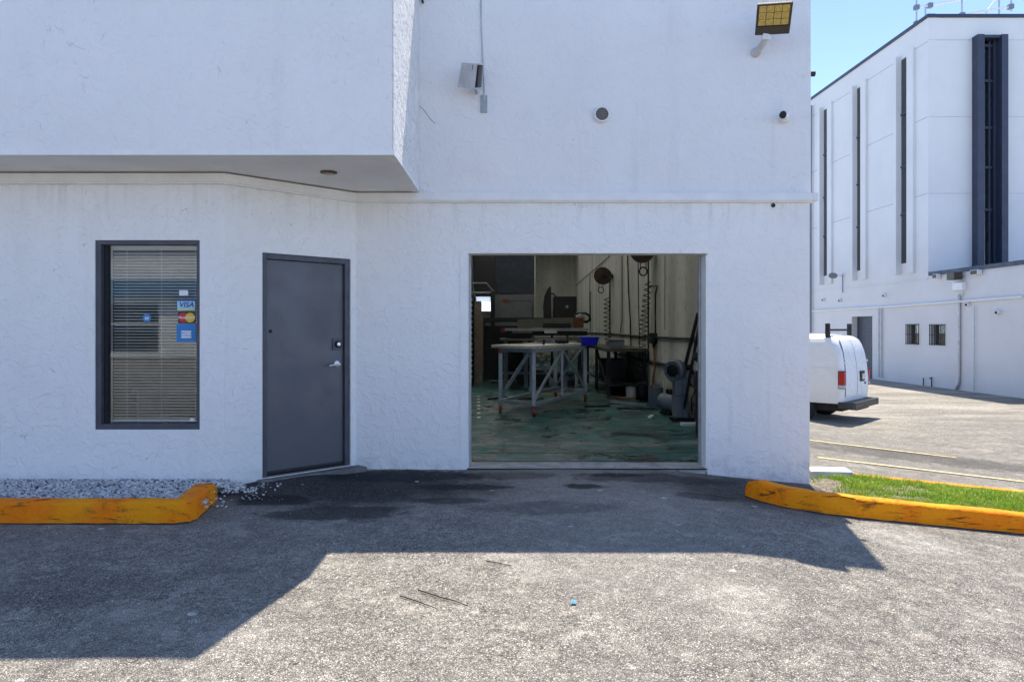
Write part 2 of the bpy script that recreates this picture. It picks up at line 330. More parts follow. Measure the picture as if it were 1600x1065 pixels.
# ---------------------------------------------------------------- mesh helpers
class MB:
    def __init__(s): s.v = []; s.f = []; s.mi = []
    def add(s, vs, fs, mi=0):
        o = len(s.v); s.v += [tuple(v) for v in vs]; s.f += [tuple(i+o for i in f) for f in fs]; s.mi += [mi]*len(fs); return s
    def box(s, a, b, mi=0):
        x0, y0, z0 = a; x1, y1, z1 = b
        vs = [(x0,y0,z0),(x1,y0,z0),(x1,y1,z0),(x0,y1,z0),(x0,y0,z1),(x1,y0,z1),(x1,y1,z1),(x0,y1,z1)]
        return s.add(vs, [(0,3,2,1),(4,5,6,7),(0,1,5,4),(1,2,6,5),(2,3,7,6),(3,0,4,7)], mi)
    def bar(s, p, q, wdt, h, mi=0, up=(0,0,1)):
        p = Vector(p); q = Vector(q); d = (q-p).normalized(); u = Vector(up)
        if abs(d.dot(u)) > .98: u = Vector((0, 1, 0))
        sd = d.cross(u).normalized()*wdt/2; uu = sd.cross(d).normalized()*h/2
        vs = [p-sd-uu, p+sd-uu, p+sd+uu, p-sd+uu, q-sd-uu, q+sd-uu, q+sd+uu, q-sd+uu]
        return s.add(vs, [(0,1,2,3),(7,6,5,4),(0,4,5,1),(1,5,6,2),(2,6,7,3),(3,7,4,0)], mi)
    def tube(s, pts, r, n=8, mi=0, closed=False, caps=True):
        pts = [Vector(p) for p in pts]; rings = []; k = len(pts); prev = None
        for i, p in enumerate(pts):
            if closed: d = (pts[(i+1) % k]-pts[i-1])
            else: d = pts[min(i+1, k-1)]-pts[max(i-1, 0)]
            d.normalize()
            if prev is None:
                a = Vector((0, 0, 1)) if abs(d.z) < .9 else Vector((1, 0, 0)); u = d.cross(a).normalized()
            else: u = (prev-d*prev.dot(d)).normalized()
            prev = u; v = d.cross(u); rr = r[i] if hasattr(r, '__len__') else r
            rings.append([p+(u*math.cos(2*math.pi*j/n)+v*math.sin(2*math.pi*j/n))*rr for j in range(n)])
        vs = [q for rg in rings for q in rg]; fs = []
        for i in range(k if closed else k-1):
            a = i*n; b = ((i+1) % k)*n
            for j in range(n): fs.append((a+j, a+(j+1) % n, b+(j+1) % n, b+j))
        if caps and not closed: fs.append(tuple(reversed(range(n)))); fs.append(tuple((k-1)*n+j for j in range(n)))
        return s.add(vs, fs, mi)
    def cyl(s, p, q, r, n=16, mi=0, r2=None): return s.tube([p, q], [r, r if r2 is None else r2], n, mi)
    def lathe(s, prof, o, axis, n=20, mi=0):
        """prof: (radius, height) along axis from origin"""
        ax = Vector(axis).normalized(); a = Vector((0, 0, 1)) if abs(ax.z) < .9 else Vector((1, 0, 0))
        u = ax.cross(a).normalized(); v = ax.cross(u); o = Vector(o); vs = []; fs = []
        for (r, h) in prof:
            for j in range(n): vs.append(o+ax*h+(u*math.cos(2*math.pi*j/n)+v*math.sin(2*math.pi*j/n))*r)
        for i in range(len(prof)-1):
            for j in range(n): fs.append((i*n+j, i*n+(j+1) % n, (i+1)*n+(j+1) % n, (i+1)*n+j))
        fs.append(tuple(reversed(range(n)))); fs.append(tuple((len(prof)-1)*n+j for j in range(n)))
        return s.add(vs, fs, mi)
    def prism(s, poly, z0, z1, mi=0):
        n = len(poly); vs = [(x, y, z0) for x, y in poly]+[(x, y, z1) for x, y in poly]
        fs = [tuple(reversed(range(n))), tuple(range(n, 2*n))]+[(i, (i+1) % n, n+(i+1) % n, n+i) for i in range(n)]
        return s.add(vs, fs, mi)
    def grid(s, fn, nu, nv, mi=0, flip=False):
        vs = [fn(i/nu, j/nv) for j in range(nv+1) for i in range(nu+1)]; w_ = nu+1
        fs = [(j*w_+i, j*w_+i+1, (j+1)*w_+i+1, (j+1)*w_+i) for j in range(nv) for i in range(nu)]
        if flip: fs = [tuple(reversed(f)) for f in fs]
        return s.add(vs, fs, mi)
    def build(s, name, mats, parent=None, smooth=False, bevel=0., M4=None, fix=True):
        me = bpy.data.meshes.new(name)
        vs = s.v if M4 is None else [tuple(M4 @ Vector(v)) for v in s.v]
        me.from_pydata(vs, [], s.f)
        mats = mats if isinstance(mats, (list, tuple)) else [mats]
        for m in mats: me.materials.append(M[m] if isinstance(m, str) else m)
        me.polygons.foreach_set('material_index', s.mi)
        if fix:
            b = bmesh.new(); b.from_mesh(me); bmesh.ops.recalc_face_normals(b, faces=b.faces); b.to_mesh(me); b.free()
        if smooth:
            for p in me.polygons: p.use_smooth = True
            me.set_sharp_from_angle(angle=R(smooth if smooth is not True else 40))
        me.update()
        o = bpy.data.objects.new(name, me); COL.objects.link(o)
        if parent is not None: o.parent = parent
        if bevel:
            mo = o.modifiers.new('bevel', 'BEVEL'); mo.width = bevel; mo.segments = 2; mo.limit_method = 'ANGLE'; mo.angle_limit = R(35)
        return o

def tag(o, label=None, cat=None, group=None, kind=None):
    if label: o['label'] = label
    if cat: o['category'] = cat
    if group: o['group'] = group
    if kind: o['kind'] = kind
    return o
def thing(name, label, cat, loc=(0, 0, 0), rz=0, group=None):
    """an Empty at the thing's base; parts are built in its own coordinates"""
    o = bpy.data.objects.new(name, None); COL.objects.link(o); o.empty_display_size = .1
    o.location = loc; o.rotation_euler = (0, 0, rz); return tag(o, label, cat, group)
def dup_part(o, parent=None, loc=None, rot=None, scale=None):
    c = o.copy(); COL.objects.link(c); c.parent = parent if parent is not None else o.parent
    if loc is not None: c.location = loc
    if rot is not None: c.rotation_euler = rot
    if scale is not None: c.scale = scale
    return c
def dup(root, loc, rz=None, label=None, group=None):
    c = root.copy(); COL.objects.link(c); c.location = loc
    if rz is not None: c.rotation_euler = (0, 0, rz)
    if label: c['label'] = label
    if group: c['group'] = group
    for ch in [x for x in bpy.data.objects if x.parent == root]:
        d = ch.copy(); COL.objects.link(d); d.parent = c
        for g in [x for x in bpy.data.objects if x.parent == ch]:
            e = g.copy(); COL.objects.link(e); e.parent = d
    return c
def text_mb(mb, s, size, origin, xdir, zdir, mi, bold=0., shear=0., align='CENTER'):
    cu = bpy.data.curves.new('t', 'FONT'); cu.body = s; cu.size = size; cu.align_x = align; cu.align_y = 'CENTER'
    cu.offset = bold; cu.shear = shear; cu.resolution_u = 3
    ob = bpy.data.objects.new('t', cu); COL.objects.link(ob)
    dg = bpy.context.evaluated_depsgraph_get(); me = ob.evaluated_get(dg).to_mesh()
    o = Vector(origin); X = Vector(xdir); Z = Vector(zdir)
    mb.add([o+X*v.co.x+Z*v.co.y for v in me.vertices], [tuple(p.vertices) for p in me.polygons], mi)
    ob.evaluated_get(dg).to_mesh_clear(); bpy.data.objects.remove(ob); bpy.data.curves.remove(cu)
def wall_mesh(u0, u1, z0, z1, holes, th, fn):
    """wall in (u, z) with rectangular holes, thickness th along w; fn(u, w, z) -> point"""
    us = sorted({u0, u1, *[h[0] for h in holes], *[h[1] for h in holes]}); zs = sorted({z0, z1, *[h[2] for h in holes], *[h[3] for h in holes]})
    solid = lambda i, j: 0 <= i < len(us)-1 and 0 <= j < len(zs)-1 and not any(h[0] <= (us[i]+us[i+1])/2 <= h[1] and h[2] <= (zs[j]+zs[j+1])/2 <= h[3] for h in holes)
    mb = MB(); idx = {}
    def V(i, j, k):
        if (i, j, k) not in idx: idx[(i, j, k)] = len(mb.v); mb.v.append(tuple(fn(us[i], th*k, zs[j])))
        return idx[(i, j, k)]
    def F(*q): mb.f.append(q); mb.mi.append(0)
    for i in range(len(us)-1):
        for j in range(len(zs)-1):
            if not solid(i, j): continue
            F(V(i,j,0), V(i+1,j,0), V(i+1,j+1,0), V(i,j+1,0)); F(V(i,j,1), V(i,j+1,1), V(i+1,j+1,1), V(i+1,j,1))
            if not solid(i-1, j): F(V(i,j,0), V(i,j+1,0), V(i,j+1,1), V(i,j,1))
            if not solid(i+1, j): F(V(i+1,j,0), V(i+1,j,1), V(i+1,j+1,1), V(i+1,j+1,0))
            if not solid(i, j-1): F(V(i,j,0), V(i,j,1), V(i+1,j,1), V(i+1,j,0))
            if not solid(i, j+1): F(V(i,j+1,0), V(i+1,j+1,0), V(i+1,j+1,1), V(i,j+1,1))
    return mb

# ---------------------------------------------------------------- ground
def sm(t): t = max(0., min(1., t)); return t*t*(3-2*t)
def g(x, y):
    """height of the asphalt: falls a little away from the building and down to the lot on the right"""
    z = -.025*max(0., min(-y, 12))
    run = 8.0-2.0*sm(y/10)
    z += -.79*max(0., min(1., (x-1.5)/run))
    z += .055*sm((-1.55-x)/.5)*sm((x+3.2)/.6)*sm((y+1.6)/1.1)        # small ramp up to the door
    return z
FOOT = lambda x, y: (x < 2.95 and y > .12) or (x < -2.75 and y > -.80)
def axis(lo, hi, fine_lo, fine_hi, step, grow=1.22):
    a = list(np.arange(fine_lo, fine_hi+1e-6, step)); s = step; v = fine_hi
    while v < hi: s *= grow; v += s; a.append(v)
    s = step; v = fine_lo
    while v > lo: s *= grow; v -= s; a.insert(0, v)
    return a
from mathutils import noise as mn
def ground_patch():
    xs = axis(-170, 240, -5.2, 6.5, .10); ys = axis(-120, 420, -5.0, 3.0, .10)
    xs = sorted(set([round(v, 4) for v in xs]+[2.945, 2.96])); ys = sorted(set([round(v, 4) for v in ys]+[.115, .13]))
    vs = []; nx = len(xs)
    for y in ys:
        for x in xs:
            z = g(x, y)
            if FOOT(x, y): z = -.45
            elif -6 < x < 8 and -6 < y < 8:
                z += .007*mn.noise(Vector((x*1.1, y*1.1, 0)))+.003*mn.noise(Vector((x*5, y*5, 3)))
            vs.append((x, y, z))
    fs = [(j*nx+i, j*nx+i+1, (j+1)*nx+i+1, (j+1)*nx+i) for j in range(len(ys)-1) for i in range(nx-1)]
    mb = MB(); mb.add(vs, fs); return mb.build('ground', 'asphalt', smooth=True, fix=False)
tag(ground_patch(), kind='structure')

def strip_on_ground(p, q, wd, dz=.004, n=24, clip=None):
    p = Vector(p); q = Vector(q); d = (q-p).normalized(); s_ = Vector((-d.y, d.x))*wd/2
    def fn(u, v):
        c = p.lerp(q, u)+s_*(2*v-1); return (c.x, c.y, g(c.x, c.y)+dz+.004)
    mb = MB(); mb.grid(fn, n, 2); return mb
for a, b in (((4.3, 4.38), (7.15, 4.06)), ((4.1, 2.14), (8.2, 1.58))):
    tag(strip_on_ground(a, b, .12, .006).build('parking_line', 'line', fix=False), kind='structure')

# kerbs ----------------------------------------------------------------
def kerb(name, path, label, wd=.16, hgt=.17, zf=g, noise_amp=.005, base=-.06):
    """swept kerb with a rounded top; path of (x, y) through the front face"""
    pts = []
    for i in range(len(path)-1):
        a = Vector(path[i]); b = Vector(path[i+1]); k = max(1, int((b-a).length/.03))
        pts += [a.lerp(b, t/k) for t in range(k)]
    pts.append(Vector(path[-1]))
    prof = [(-.006, base), (-.003, .25*hgt), (.0, .6*hgt), (.004, .86*hgt), (.012, .96*hgt), (.030, hgt), (wd*.6, hgt*1.01), (wd-.03, hgt), (wd-.01, .95*hgt), (wd, .6*hgt), (wd, base)]
    mb = MB(); vs = []; n = len(prof)
    for i, p in enumerate(pts):
        d = (pts[min(i+2, len(pts)-1)]-pts[max(i-2, 0)]).normalized(); nrm = Vector((-d.y, d.x))
        endf = 1-.22*(1-sm(min(i, 3)/3)) if i < 3 else 1
        endf *= 1-.22*(1-sm(min(len(pts)-1-i, 3)/3)) if len(pts)-1-i < 3 else 1
        for (o, h) in prof:
            q = p+nrm*o; zz = zf(p.x, p.y)+h*(endf if h > 0 else 1)
            nn = mn.noise(Vector((q.x*5, q.y*5, zz*7)))*noise_amp + mn.noise(Vector((q.x*17, q.y*17, zz*19)))*noise_amp*.5
            ch = max(0., mn.noise(Vector((q.x*6.3, q.y*6.3, 4.2)))-.22)*.09 if .85*hgt < h < .999*hgt and o < .1 else 0.   # chipped arris
            vs.append((q.x+nrm.x*(nn+ch*.8), q.y+nrm.y*(nn+ch*.8), zz+(nn-ch if h > 0 else 0)))
    fs = [(i*n+j, (i+1)*n+j, (i+1)*n+j+1, i*n+j+1) for i in range(len(pts)-1) for j in range(n-1)]
    fs += [tuple(range(n)), tuple((len(pts)-1)*n+j for j in reversed(range(n)))]
    mb.add(vs, fs); o_k = tag(mb.build(name, 'kerb', smooth=50), label, 'kerb')
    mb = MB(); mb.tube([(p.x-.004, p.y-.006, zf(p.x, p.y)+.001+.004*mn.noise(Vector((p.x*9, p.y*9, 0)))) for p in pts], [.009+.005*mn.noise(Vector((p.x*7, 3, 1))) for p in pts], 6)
    mb.build('gap_shadow', 'black', o_k, smooth=True); return o_k  # dark tube drawing the gap and contact shadow along the kerb foot
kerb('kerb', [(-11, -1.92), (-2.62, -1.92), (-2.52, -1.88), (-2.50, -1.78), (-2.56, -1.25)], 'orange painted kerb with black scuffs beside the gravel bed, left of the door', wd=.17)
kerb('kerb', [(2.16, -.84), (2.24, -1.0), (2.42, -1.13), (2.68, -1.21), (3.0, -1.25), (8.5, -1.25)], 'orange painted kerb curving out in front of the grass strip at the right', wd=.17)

def k3f(u, v):
    x = 3.75+5.2*u; y = .78-.04*u; o = v*.13
    return (x, y+o, g(x, y)+.035)

mb = MB()
pts = [(3.72+.25*i, .20) for i in range(21)]
for a, b in zip(pts[:-1], pts[1:]):
    za, zb = g(*a), g(*b)
    mb.add([(a[0],a[1],za-.08),(b[0],b[1],zb-.08),(b[0],b[1]+.13,zb-.08),(a[0],a[1]+.13,za-.08),(a[0],a[1],za+.11),(b[0],b[1],zb+.11),(b[0],b[1]+.13,zb+.11),(a[0],a[1]+.13,za+.11)],
           [(4,5,6,7),(0,1,5,4),(2,3,7,6)])
tag(mb.build('kerb', 'kerb'), 'low yellow kerb along the far side of the grass strip', 'kerb')

# gravel bed --------------------------------------------------------------
def scatter_stones(n, inside, zf, smin, smax, name, mat='stone'):
    t = (1+5**.5)/2
    ico = np.array([(-1,t,0),(1,t,0),(-1,-t,0),(1,-t,0),(0,-1,t),(0,1,t),(0,-1,-t),(0,1,-t),(t,0,-1),(t,0,1),(-t,0,-1),(-t,0,1)], float)/1.9
    fc = np.array([(0,11,5),(0,5,1),(0,1,7),(0,7,10),(0,10,11),(1,5,9),(5,11,4),(11,10,2),(10,7,6),(7,1,8),(3,9,4),(3,4,2),(3,2,6),(3,6,8),(3,8,9),(4,9,5),(2,4,11),(6,2,10),(8,6,7),(9,8,1)])
    V = []; F = []
    k = 0
    while k < n:
        x, y = inside(RNG.random(), RNG.random())
        if x is None: k += 1; continue
        s = RNG.uniform(smin, smax); sc = np.array([RNG.uniform(.7, 1.4), RNG.uniform(.6, 1.), RNG.uniform(.4, .75)])*s
        v = ico*(1+RNG.uniform(-.22, .22, (12, 1)))*sc
        a, b = RNG.uniform(0, 6.28), RNG.normal(0, .35)
        ca, sa, cb, sb = math.cos(a), math.sin(a), math.cos(b), math.sin(b)
        v = v @ np.array([[cb, 0, sb], [0, 1, 0], [-sb, 0, cb]]).T @ np.array([[ca, -sa, 0], [sa, ca, 0], [0, 0, 1]]).T
        v += (x, y, zf(x, y)+RNG.uniform(0, s*.6)); F.append(fc+12*k-12*(k-len(V))); V.append(v); k += 1
    V = np.concatenate(V); F = np.concatenate([fc+12*i for i in range(len(V)//12)])
    me = bpy.data.meshes.new(name); me.from_pydata(V.tolist(), [], F.tolist()); me.materials.append(M[mat]); me.update()
    o = bpy.data.objects.new(name, me); COL.objects.link(o); return o
def bed(u, v):
    x = -5.8+3.5*u; y = -1.77+.84*v
    if x > -2.62 and y > -.93-.0*(x+2.62)-.02 - 0: pass
    if x > -2.62 and (y-(-.94)) > .947*(x+2.62)-.0: return None, None
    if x > -2.70 and y < -1.2 and random.random() < .9: return None, None
    if x > -2.42 and random.random() < .6: return None, None
    return x, y
zbed = lambda x, y: .085-.075*sm((x+2.65)/.4)
gb = MB(); gb.add([(-11, -1.8, .075), (-2.66, -1.8, .07), (-2.70, -1.3, .06), (-2.58, -1.05, -.0), (-2.6, -.90, .02), (-2.7, -.90, .075), (-11, -.90, .075)], [(0, 1, 2, 3, 4, 5, 6)])
tag(gb.build('gravel_ground', plain('gravel_base', (.30, .29, .28), .95, var=.35, scale=40, bump=.02, bscale=70), fix=False), kind='structure')
tag(scatter_stones(9500, bed, zbed, .008, .0185, 'gravel'), 'pale crushed stone gravel between the orange kerb and the window wall', 'gravel', kind='stuff')
# grit and stone chips swept into the angle by the door and loose on the asphalt
def loose(u, v):
    x = -2.75+7.0*u; y = -6.2+6.1*v
    return (x, y)
tag(scatter_stones(1500, loose, lambda x, y: g(x, y)-.001, .0015, .0045, 'grit'), 'loose stone chips scattered over the asphalt', 'grit', kind='stuff')
def heap(u, v):
    x = -2.34+.22*u*u; y = -1.25+.5*v
    return (x, y) if (y+.94) < .947*(x+2.62)-.03 else (None, None)
tag(scatter_stones(50, heap, lambda x, y: g(x, y)+.0, .005, .014, 'spilled_gravel'), 'gravel spilled past the kerb end toward the door sill', 'gravel', kind='stuff')

# grass island -------------------------------------------------------------
mb = MB()
def isl(u, v):
    x = 3.0+6*u; y = -1.10+1.30*v
    return (x, y, g(x, y)-.03+.09*sm((x-3.0)/.35)+.05*sm((x-3.1)/.7)*math.sin(math.pi*min(1, max(0, v)))**.5+.012*mn.noise(Vector((x*3, y*3, 0))))
mb.grid(isl, 60, 24); tag(mb.build('island_soil', 'soil', smooth=True, fix=False), kind='structure')
def grass():
    V = []; F = []
    for i in range(44000):
        u = RNG.random(); v = RNG.random(); x = 3.15+5.6*u; y = -1.08+1.28*v
        dn = mn.noise(Vector((x*1.7, y*2.2, 5)))+.5*mn.noise(Vector((x*6, y*6, 1)))
        if x < 3.5 and RNG.random() > (x-3.12)/.3: continue
        if dn < -.28 and RNG.random() < .7: continue
        p = np.array(isl((x-3.0)/6, (y+1.10)/1.30)); h = RNG.uniform(.018, .062)*(1+.8*dn); a = RNG.uniform(0, 6.28); l = RNG.uniform(.2, 1.)*h
        d = np.array([math.cos(a), math.sin(a), 0]); s_ = np.array([-d[1], d[0], 0])*RNG.uniform(.002, .0042)
        k = len(V); V += [p-s_, p+s_, p+s_*.8+d*l*.4+[0, 0, h*.65], p-s_*.8+d*l*.4+[0, 0, h*.65], p+d*l+[0, 0, h]]
        F += [(k, k+1, k+2, k+3), (k+3, k+2, k+4)]
    me = bpy.data.meshes.new('grass'); me.from_pydata([tuple(v) for v in V], [], F); me.materials.append(M['grass']); me.update()
    o = bpy.data.objects.new('grass', me); COL.objects.link(o); return o
tag(grass(), 'bright green grass on the narrow island at the right', 'grass', kind='stuff')
mb = MB(); mb.prism([(3.26, .34), (3.70, .30), (3.74, .58), (3.30, .62)], -.26, -.085)
tag(mb.build('wheel_stop', 'concrete_white', bevel=.015), 'chunky white concrete wheel stop lying by the building corner', 'wheel stop')
mb = MB(); mb.prism([(3.3, 2.45), (4.08, 2.40), (4.10, 2.62), (3.32, 2.70)], -.10, -.02)
tag(mb.build('wheel_stop', 'kerb', bevel=.015), 'yellow topped wheel stop half hidden behind the building corner', 'wheel stop')

# ---------------------------------------------------------------- main building
H, H2 = 5.53, 5.15
LW, CX = -.94, -2.62                       # left wall plane, its corner
AX, AY = -1.627, 0.                        # inner corner
ad = Vector((AX-CX, AY-LW, 0)); AL = ad.length; ad.normalize(); an = Vector((ad.y, -ad.x, 0))   # along, outward
DS0, DS1, DZ0, DZ1 = .26*1.377, .949*1.377, .05, 2.185
GX0, GX1, GZ = -.467, 2.033, 2.247
WX0, WX1, WZ0, WZ1 = -3.80, -2.845, .545, 2.27
bld = thing('workshop_building', 'white stucco workshop building with grey door, window and open garage bay', 'building')
wall_mesh(-12, CX, -.3, 2.86, [(WX0, WX1, WZ0, WZ1)], .2, lambda u, w_, z: (u, LW+w_, z)).build('left_wall', 'stucco', bld)
wall_mesh(0, AL, -.3, 2.86, [(DS0, DS1, DZ0, DZ1)], .2, lambda u, w_, z: tuple(Vector((CX, LW, z))+ad*u-an*w_)).build('angled_wall', 'stucco', bld)
wall_mesh(-1.66, 3.105, -.5, 2.86, [(GX0, GX1, -.5, GZ)], .2, lambda u, w_, z: (u, w_, z)).build('front_wall', 'stucco', bld, bevel=.007)
MB().box((-1.4, .0, 2.861), (3.118, .2, H)).build('upper_wall', 'stucco_up', bld, bevel=.01)
MB().box((-12, -1.65, 2.905), (-.97, .15, H2)).build('upper_block', ['stucco_up'], bld)
MB().box((-.968, -1.648, 2.912), (-.962, -.001, H2-.004)).build('block_side_render', 'stucco_rough', bld)
MB().box((-12, -1.645, 2.882), (-.985, -.0, 2.904)).build('soffit', 'soffit', bld)
MB().box((-12.0, -1.653, 2.872), (-.955, -1.60, 2.912)).box((-1.02, -1.599, 2.874), (-.955, -.06, 2.911)).build('soffit_edge', 'trim', bld)
# side, back and roof of the building
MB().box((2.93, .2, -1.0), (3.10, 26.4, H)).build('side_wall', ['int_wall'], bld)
BX0 = -1.76; BX1 = -.96
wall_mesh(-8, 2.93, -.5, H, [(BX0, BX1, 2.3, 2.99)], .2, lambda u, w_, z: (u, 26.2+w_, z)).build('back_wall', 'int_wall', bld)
MB().box((BX0, 26.28, 2.3), (BX1, 26.29, 2.99)).build('back_window_pane', 'frosted', bld)
ADDED_HOLES = [(-1.9, 2.1, 2.2+4.0*i, 3.7+4.0*i) for i in range(6)]  # unseen roof openings, added to light the shop inside
wall_mesh(-12, 2.92, .25, 26.15, ADDED_HOLES, .15, lambda u, w_, z: (u, z, 5.32+w_)).build('roof', 'concrete', bld)
MB().box((-12, -1.6, 5.0), (-1.45, -.02, H2-.03)).build('roof', 'concrete', bld)
for k_ in ADDED_HOLES: MB().box((k_[0]+.002, k_[2]+.002, 5.40), (k_[1]-.002, k_[3]-.002, 5.41)).build('added_skylight_pane', 'added_skylight', bld)
MB().box((-12.2, -1.65, -.5), (-12, 26.4, H2)).build('far_side_wall', 'stucco_up', bld)
# garage partitions
MB().box((-2.6, .35, -.3), (-2.45, 26.1, 5.3)).build('partition_wall', 'interior_dark', bld)
MB().box((-6.6, -.73, -.3), (-6.5, 4.0, 2.88)).box((-6.5, 3.9, -.3), (-2.6, 4.0, 2.88)).box((-6.5, -.73, 2.80), (-2.62, 3.9, 2.86)).box((-2.35, .35, -.3), (-2.3, 2, 2.8)).build('office_wall', plain('office_paint', (.09, .09, .085), .9), bld)
MB().box((-6.5, -.73, 0.), (-2.6, 3.9, .05)).build('office_floor', plain('office_carpet', (.10, .09, .08), .95), bld)
# trim strip running round the three wall planes
def offset_strip(z0, z1, t):
    P0 = Vector((-12, LW, 0)); P1 = Vector((CX, LW, 0)); P2 = Vector((AX, AY, 0)); P3 = Vector((3.118, 0, 0))
    n1 = Vector((0, -1, 0)); n2 = an; n3 = Vector((0, -1, 0))
    def miter(a, b, tt): m = (a+b).normalized(); return m*(tt/m.dot(a))
    out = []
    for tt in (0.001, t): out.append([P0+n1*tt, P1+miter(n1, n2, tt), P2+miter(n2, n3, tt), P3+n3*tt])
    mb = MB(); inn, ou = out
    for i in range(3):
        a, b, c, d = inn[i], inn[i+1], ou[i+1], ou[i]
        vs = [(p.x, p.y, z) for z in (z0, z1) for p in (a, b, c, d)]
        mb.add(vs, [(0,1,2,3), (7,6,5,4), (3,2,6,7)]+([(0,3,7,4)] if i == 0 else [])+([(1,5,6,2)] if i == 2 else []))
    return mb
offset_strip(2.792, 2.868, .055).build('trim_strip', 'trim', bld)
offset_strip(2.776, 2.7915, .040).build('trim_strip', 'trim', bld)
MB().box((3.119, -.055, 2.79), (3.17, .6, 2.87)).build('trim_strip', 'trim', bld)
# garage mouth
MB().box((GX0-.003, .001, -.02), (GX0+.012, .19, GZ)).build('jamb_lining', 'trim', bld); MB().box((GX1-.012, .001, -.02), (GX1+.003, .19, GZ-.02)).build('jamb_lining', 'trim', bld)
MB().box((GX1-.03, .215, -.0), (GX1+.02, .26, 2.6)).build('door_track', 'galv', bld); MB().box((GX0-.02, .215, 0), (GX0+.03, .26, 2.6)).build('door_track', 'galv', bld)
MB().box((GX0+.01, .0, -.05), (GX1-.01, .36, .008)).build('threshold', plain('threshold_concrete', (.42, .41, .39), .9, var=.3, scale=5, bump=.006, bscale=40, dirt=.8, dirtcol=(.07, .068, .065)), bld, bevel=.006)
MB().box((-2.45, .362, -.1), (2.93, 26.2, -.001)).build('interior_floor', 'floor', bld)
mb = MB()
for (a, b) in (((-.55, 1.0), (1.0, .96)), ((1.0, .96), (1.35, .38)), ((1.0, .96), (2.4, 1.02)), ((-.1, 1.0), (-.1, 1.75)), ((1.45, 1.55), (1.62, .98)), ((-.5, .48), (2.0, .46))):
    mb.bar((*a, .0005), (*b, .0005), .014, .003)
mb.build('floor_joint', 'dark', bld)
mb = MB(); mb.bar((GX0, -.006, .006), (GX1, -.008, .004), .018, .012); mb.build('threshold_joint', 'dark', bld)
MB().box((GX0-.075, -.006, .0), (GX0-.002, -.0005, GZ+.05)).build('edge_board', 'trim', bld, bevel=.002)
for i in range(7):  # thin white strips painting light glints on the shop floor
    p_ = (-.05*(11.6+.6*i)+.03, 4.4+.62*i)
    MB().box((p_[0]-.03, p_[1]-.09, .0005), (p_[0]+.03, p_[1]+.09, .003)).build('floor_glint', 'p_white', bld)
# frosted back window frame and bay panels at the back of the shop
mb = MB(); mb.box((-1.8, 26.12, 2.26), (-.92, 26.195, 2.30)).box((-1.8, 26.12, 2.99), (-.92, 26.195, 3.03)); mb.box((-1.8, 26.12, 2.3), (-1.76, 26.195, 2.99)).box((-.96, 26.12, 2.3), (-.92, 26.195, 2.99))
mb.build('back_window_frame', 'dark', bld)
# partition room at the back: dark upper panel, grey lower panel
MB().box((-.75, 24.5, 3.02), (1.0, 24.6, 5.3)).build('upper_panel', 'interior_dark', bld)
MB().box((-.75, 24.5, 0), (1.0, 24.6, 2.99)).build('lower_panel', 'interior_white', bld)
MB().box((1.003, 24.46, 0), (1.04, 24.62, 5.3)).build('corner_post', 'cream', bld)
MB().box((-2.45, 24.4, 3.05), (-.752, 24.5, 5.3)).build('dark_panel', 'dark', bld)
MB().box((-.95, 24.3, 0), (-.752, 24.45, 3.4)).build('dark_panel', 'dark', bld)

# window ---------------------------------------------------------------------
win = tag(bpy.data.objects.new('window', None), 'tall shop window with dark grey frame'); COL.objects.link(win); win.parent = bld
del win['label']
t = .048; a, b, c, d = WX0, WX1, WZ0, WZ1
mb = MB()
mb.box((a, LW+.012, c), (a+t, LW+.11, d)).box((b-t*.7, LW+.012, c), (b, LW+.11, d)).box((a+t, LW+.012, d-t*.8), (b-t*.7, LW+.11, d)).box((a+t, LW+.012, c), (b-t*.7, LW+.11, c+t))
mb.build('frame', 'frame', win, bevel=.003)
mb = MB(); mb.box((a+.004, LW+.06, c), (a+t+.028, LW+.125, d-.001)).box((b-.035, LW+.098, c+.001), (b-.003, LW+.125, d-.002))
mb.build('inner_frame', 'dark', win)
MB().box((a+t, LW+.088, c+t*.8), (b-t*.6, LW+.094, d-t*.6)).build('pane', 'glass', win)

bl = thing('window_blind', 'pale horizontal slat blind closed behind the shop window', 'blind', ((a+b)/2, LW+.155, 0))
bx0, bx1 = a+.085-(a+b)/2, b-.045-(a+b)/2
MB().box((bx0, -.02, 2.195), (bx1, .02, 2.235)).build('headrail', 'blind', bl)
MB().box((bx0, -.013, .60), (bx1, .013, .62)).build('bottom_rail', 'blind', bl)
MB().box((bx0-.04, -.03, .58), (bx0-.006, .0, 2.235)).build('side_channel', 'blind', bl)
nsl = 56; pitch = (2.19-.635)/nsl
sm_ = MB()
def slf(u, v): # curved slat cross-section, tilted
    yy = (v-.5)*.025; zz = .0028*(1-(2*v-1)**2); a_ = R(-33)
    return (bx0+(bx1-bx0)*u, yy*math.cos(a_)-zz*math.sin(a_), yy*math.sin(a_)*1.+zz*math.cos(a_))
sm_.grid(slf, 1, 4)
s0 = sm_.build('slat', 'blind', bl, smooth=True, fix=False); s0.location = (0, 0, .635)
for i in range(1, nsl): dup_part(s0, bl, (random.uniform(-.002, .002), 0, .635+pitch*i), (random.uniform(-.06, .06), random.gauss(0, .0012), 0))
mb = MB()
for fx in (.16, .55, .93): mb.tube([(bx0+(bx1-bx0)*fx, -.014, .61), (bx0+(bx1-bx0)*fx, -.014, 2.2)], .0018, 5)
mb.build('ladder_cord', 'blind', bl)
# office furniture glimpsed between the slats
dk = thing('office_desk', 'pale desk inside the office behind the window blind', 'desk', (-3.45, .9, .05))
MB().box((-.8, -.35, .70), (.8, .35, .74)).build('desk_top', 'cream', dk)
for sx in (-.76, .72): MB().box((sx, -.33, 0), (sx+.04, .33, .70)).build('side_panel', 'cream', dk)

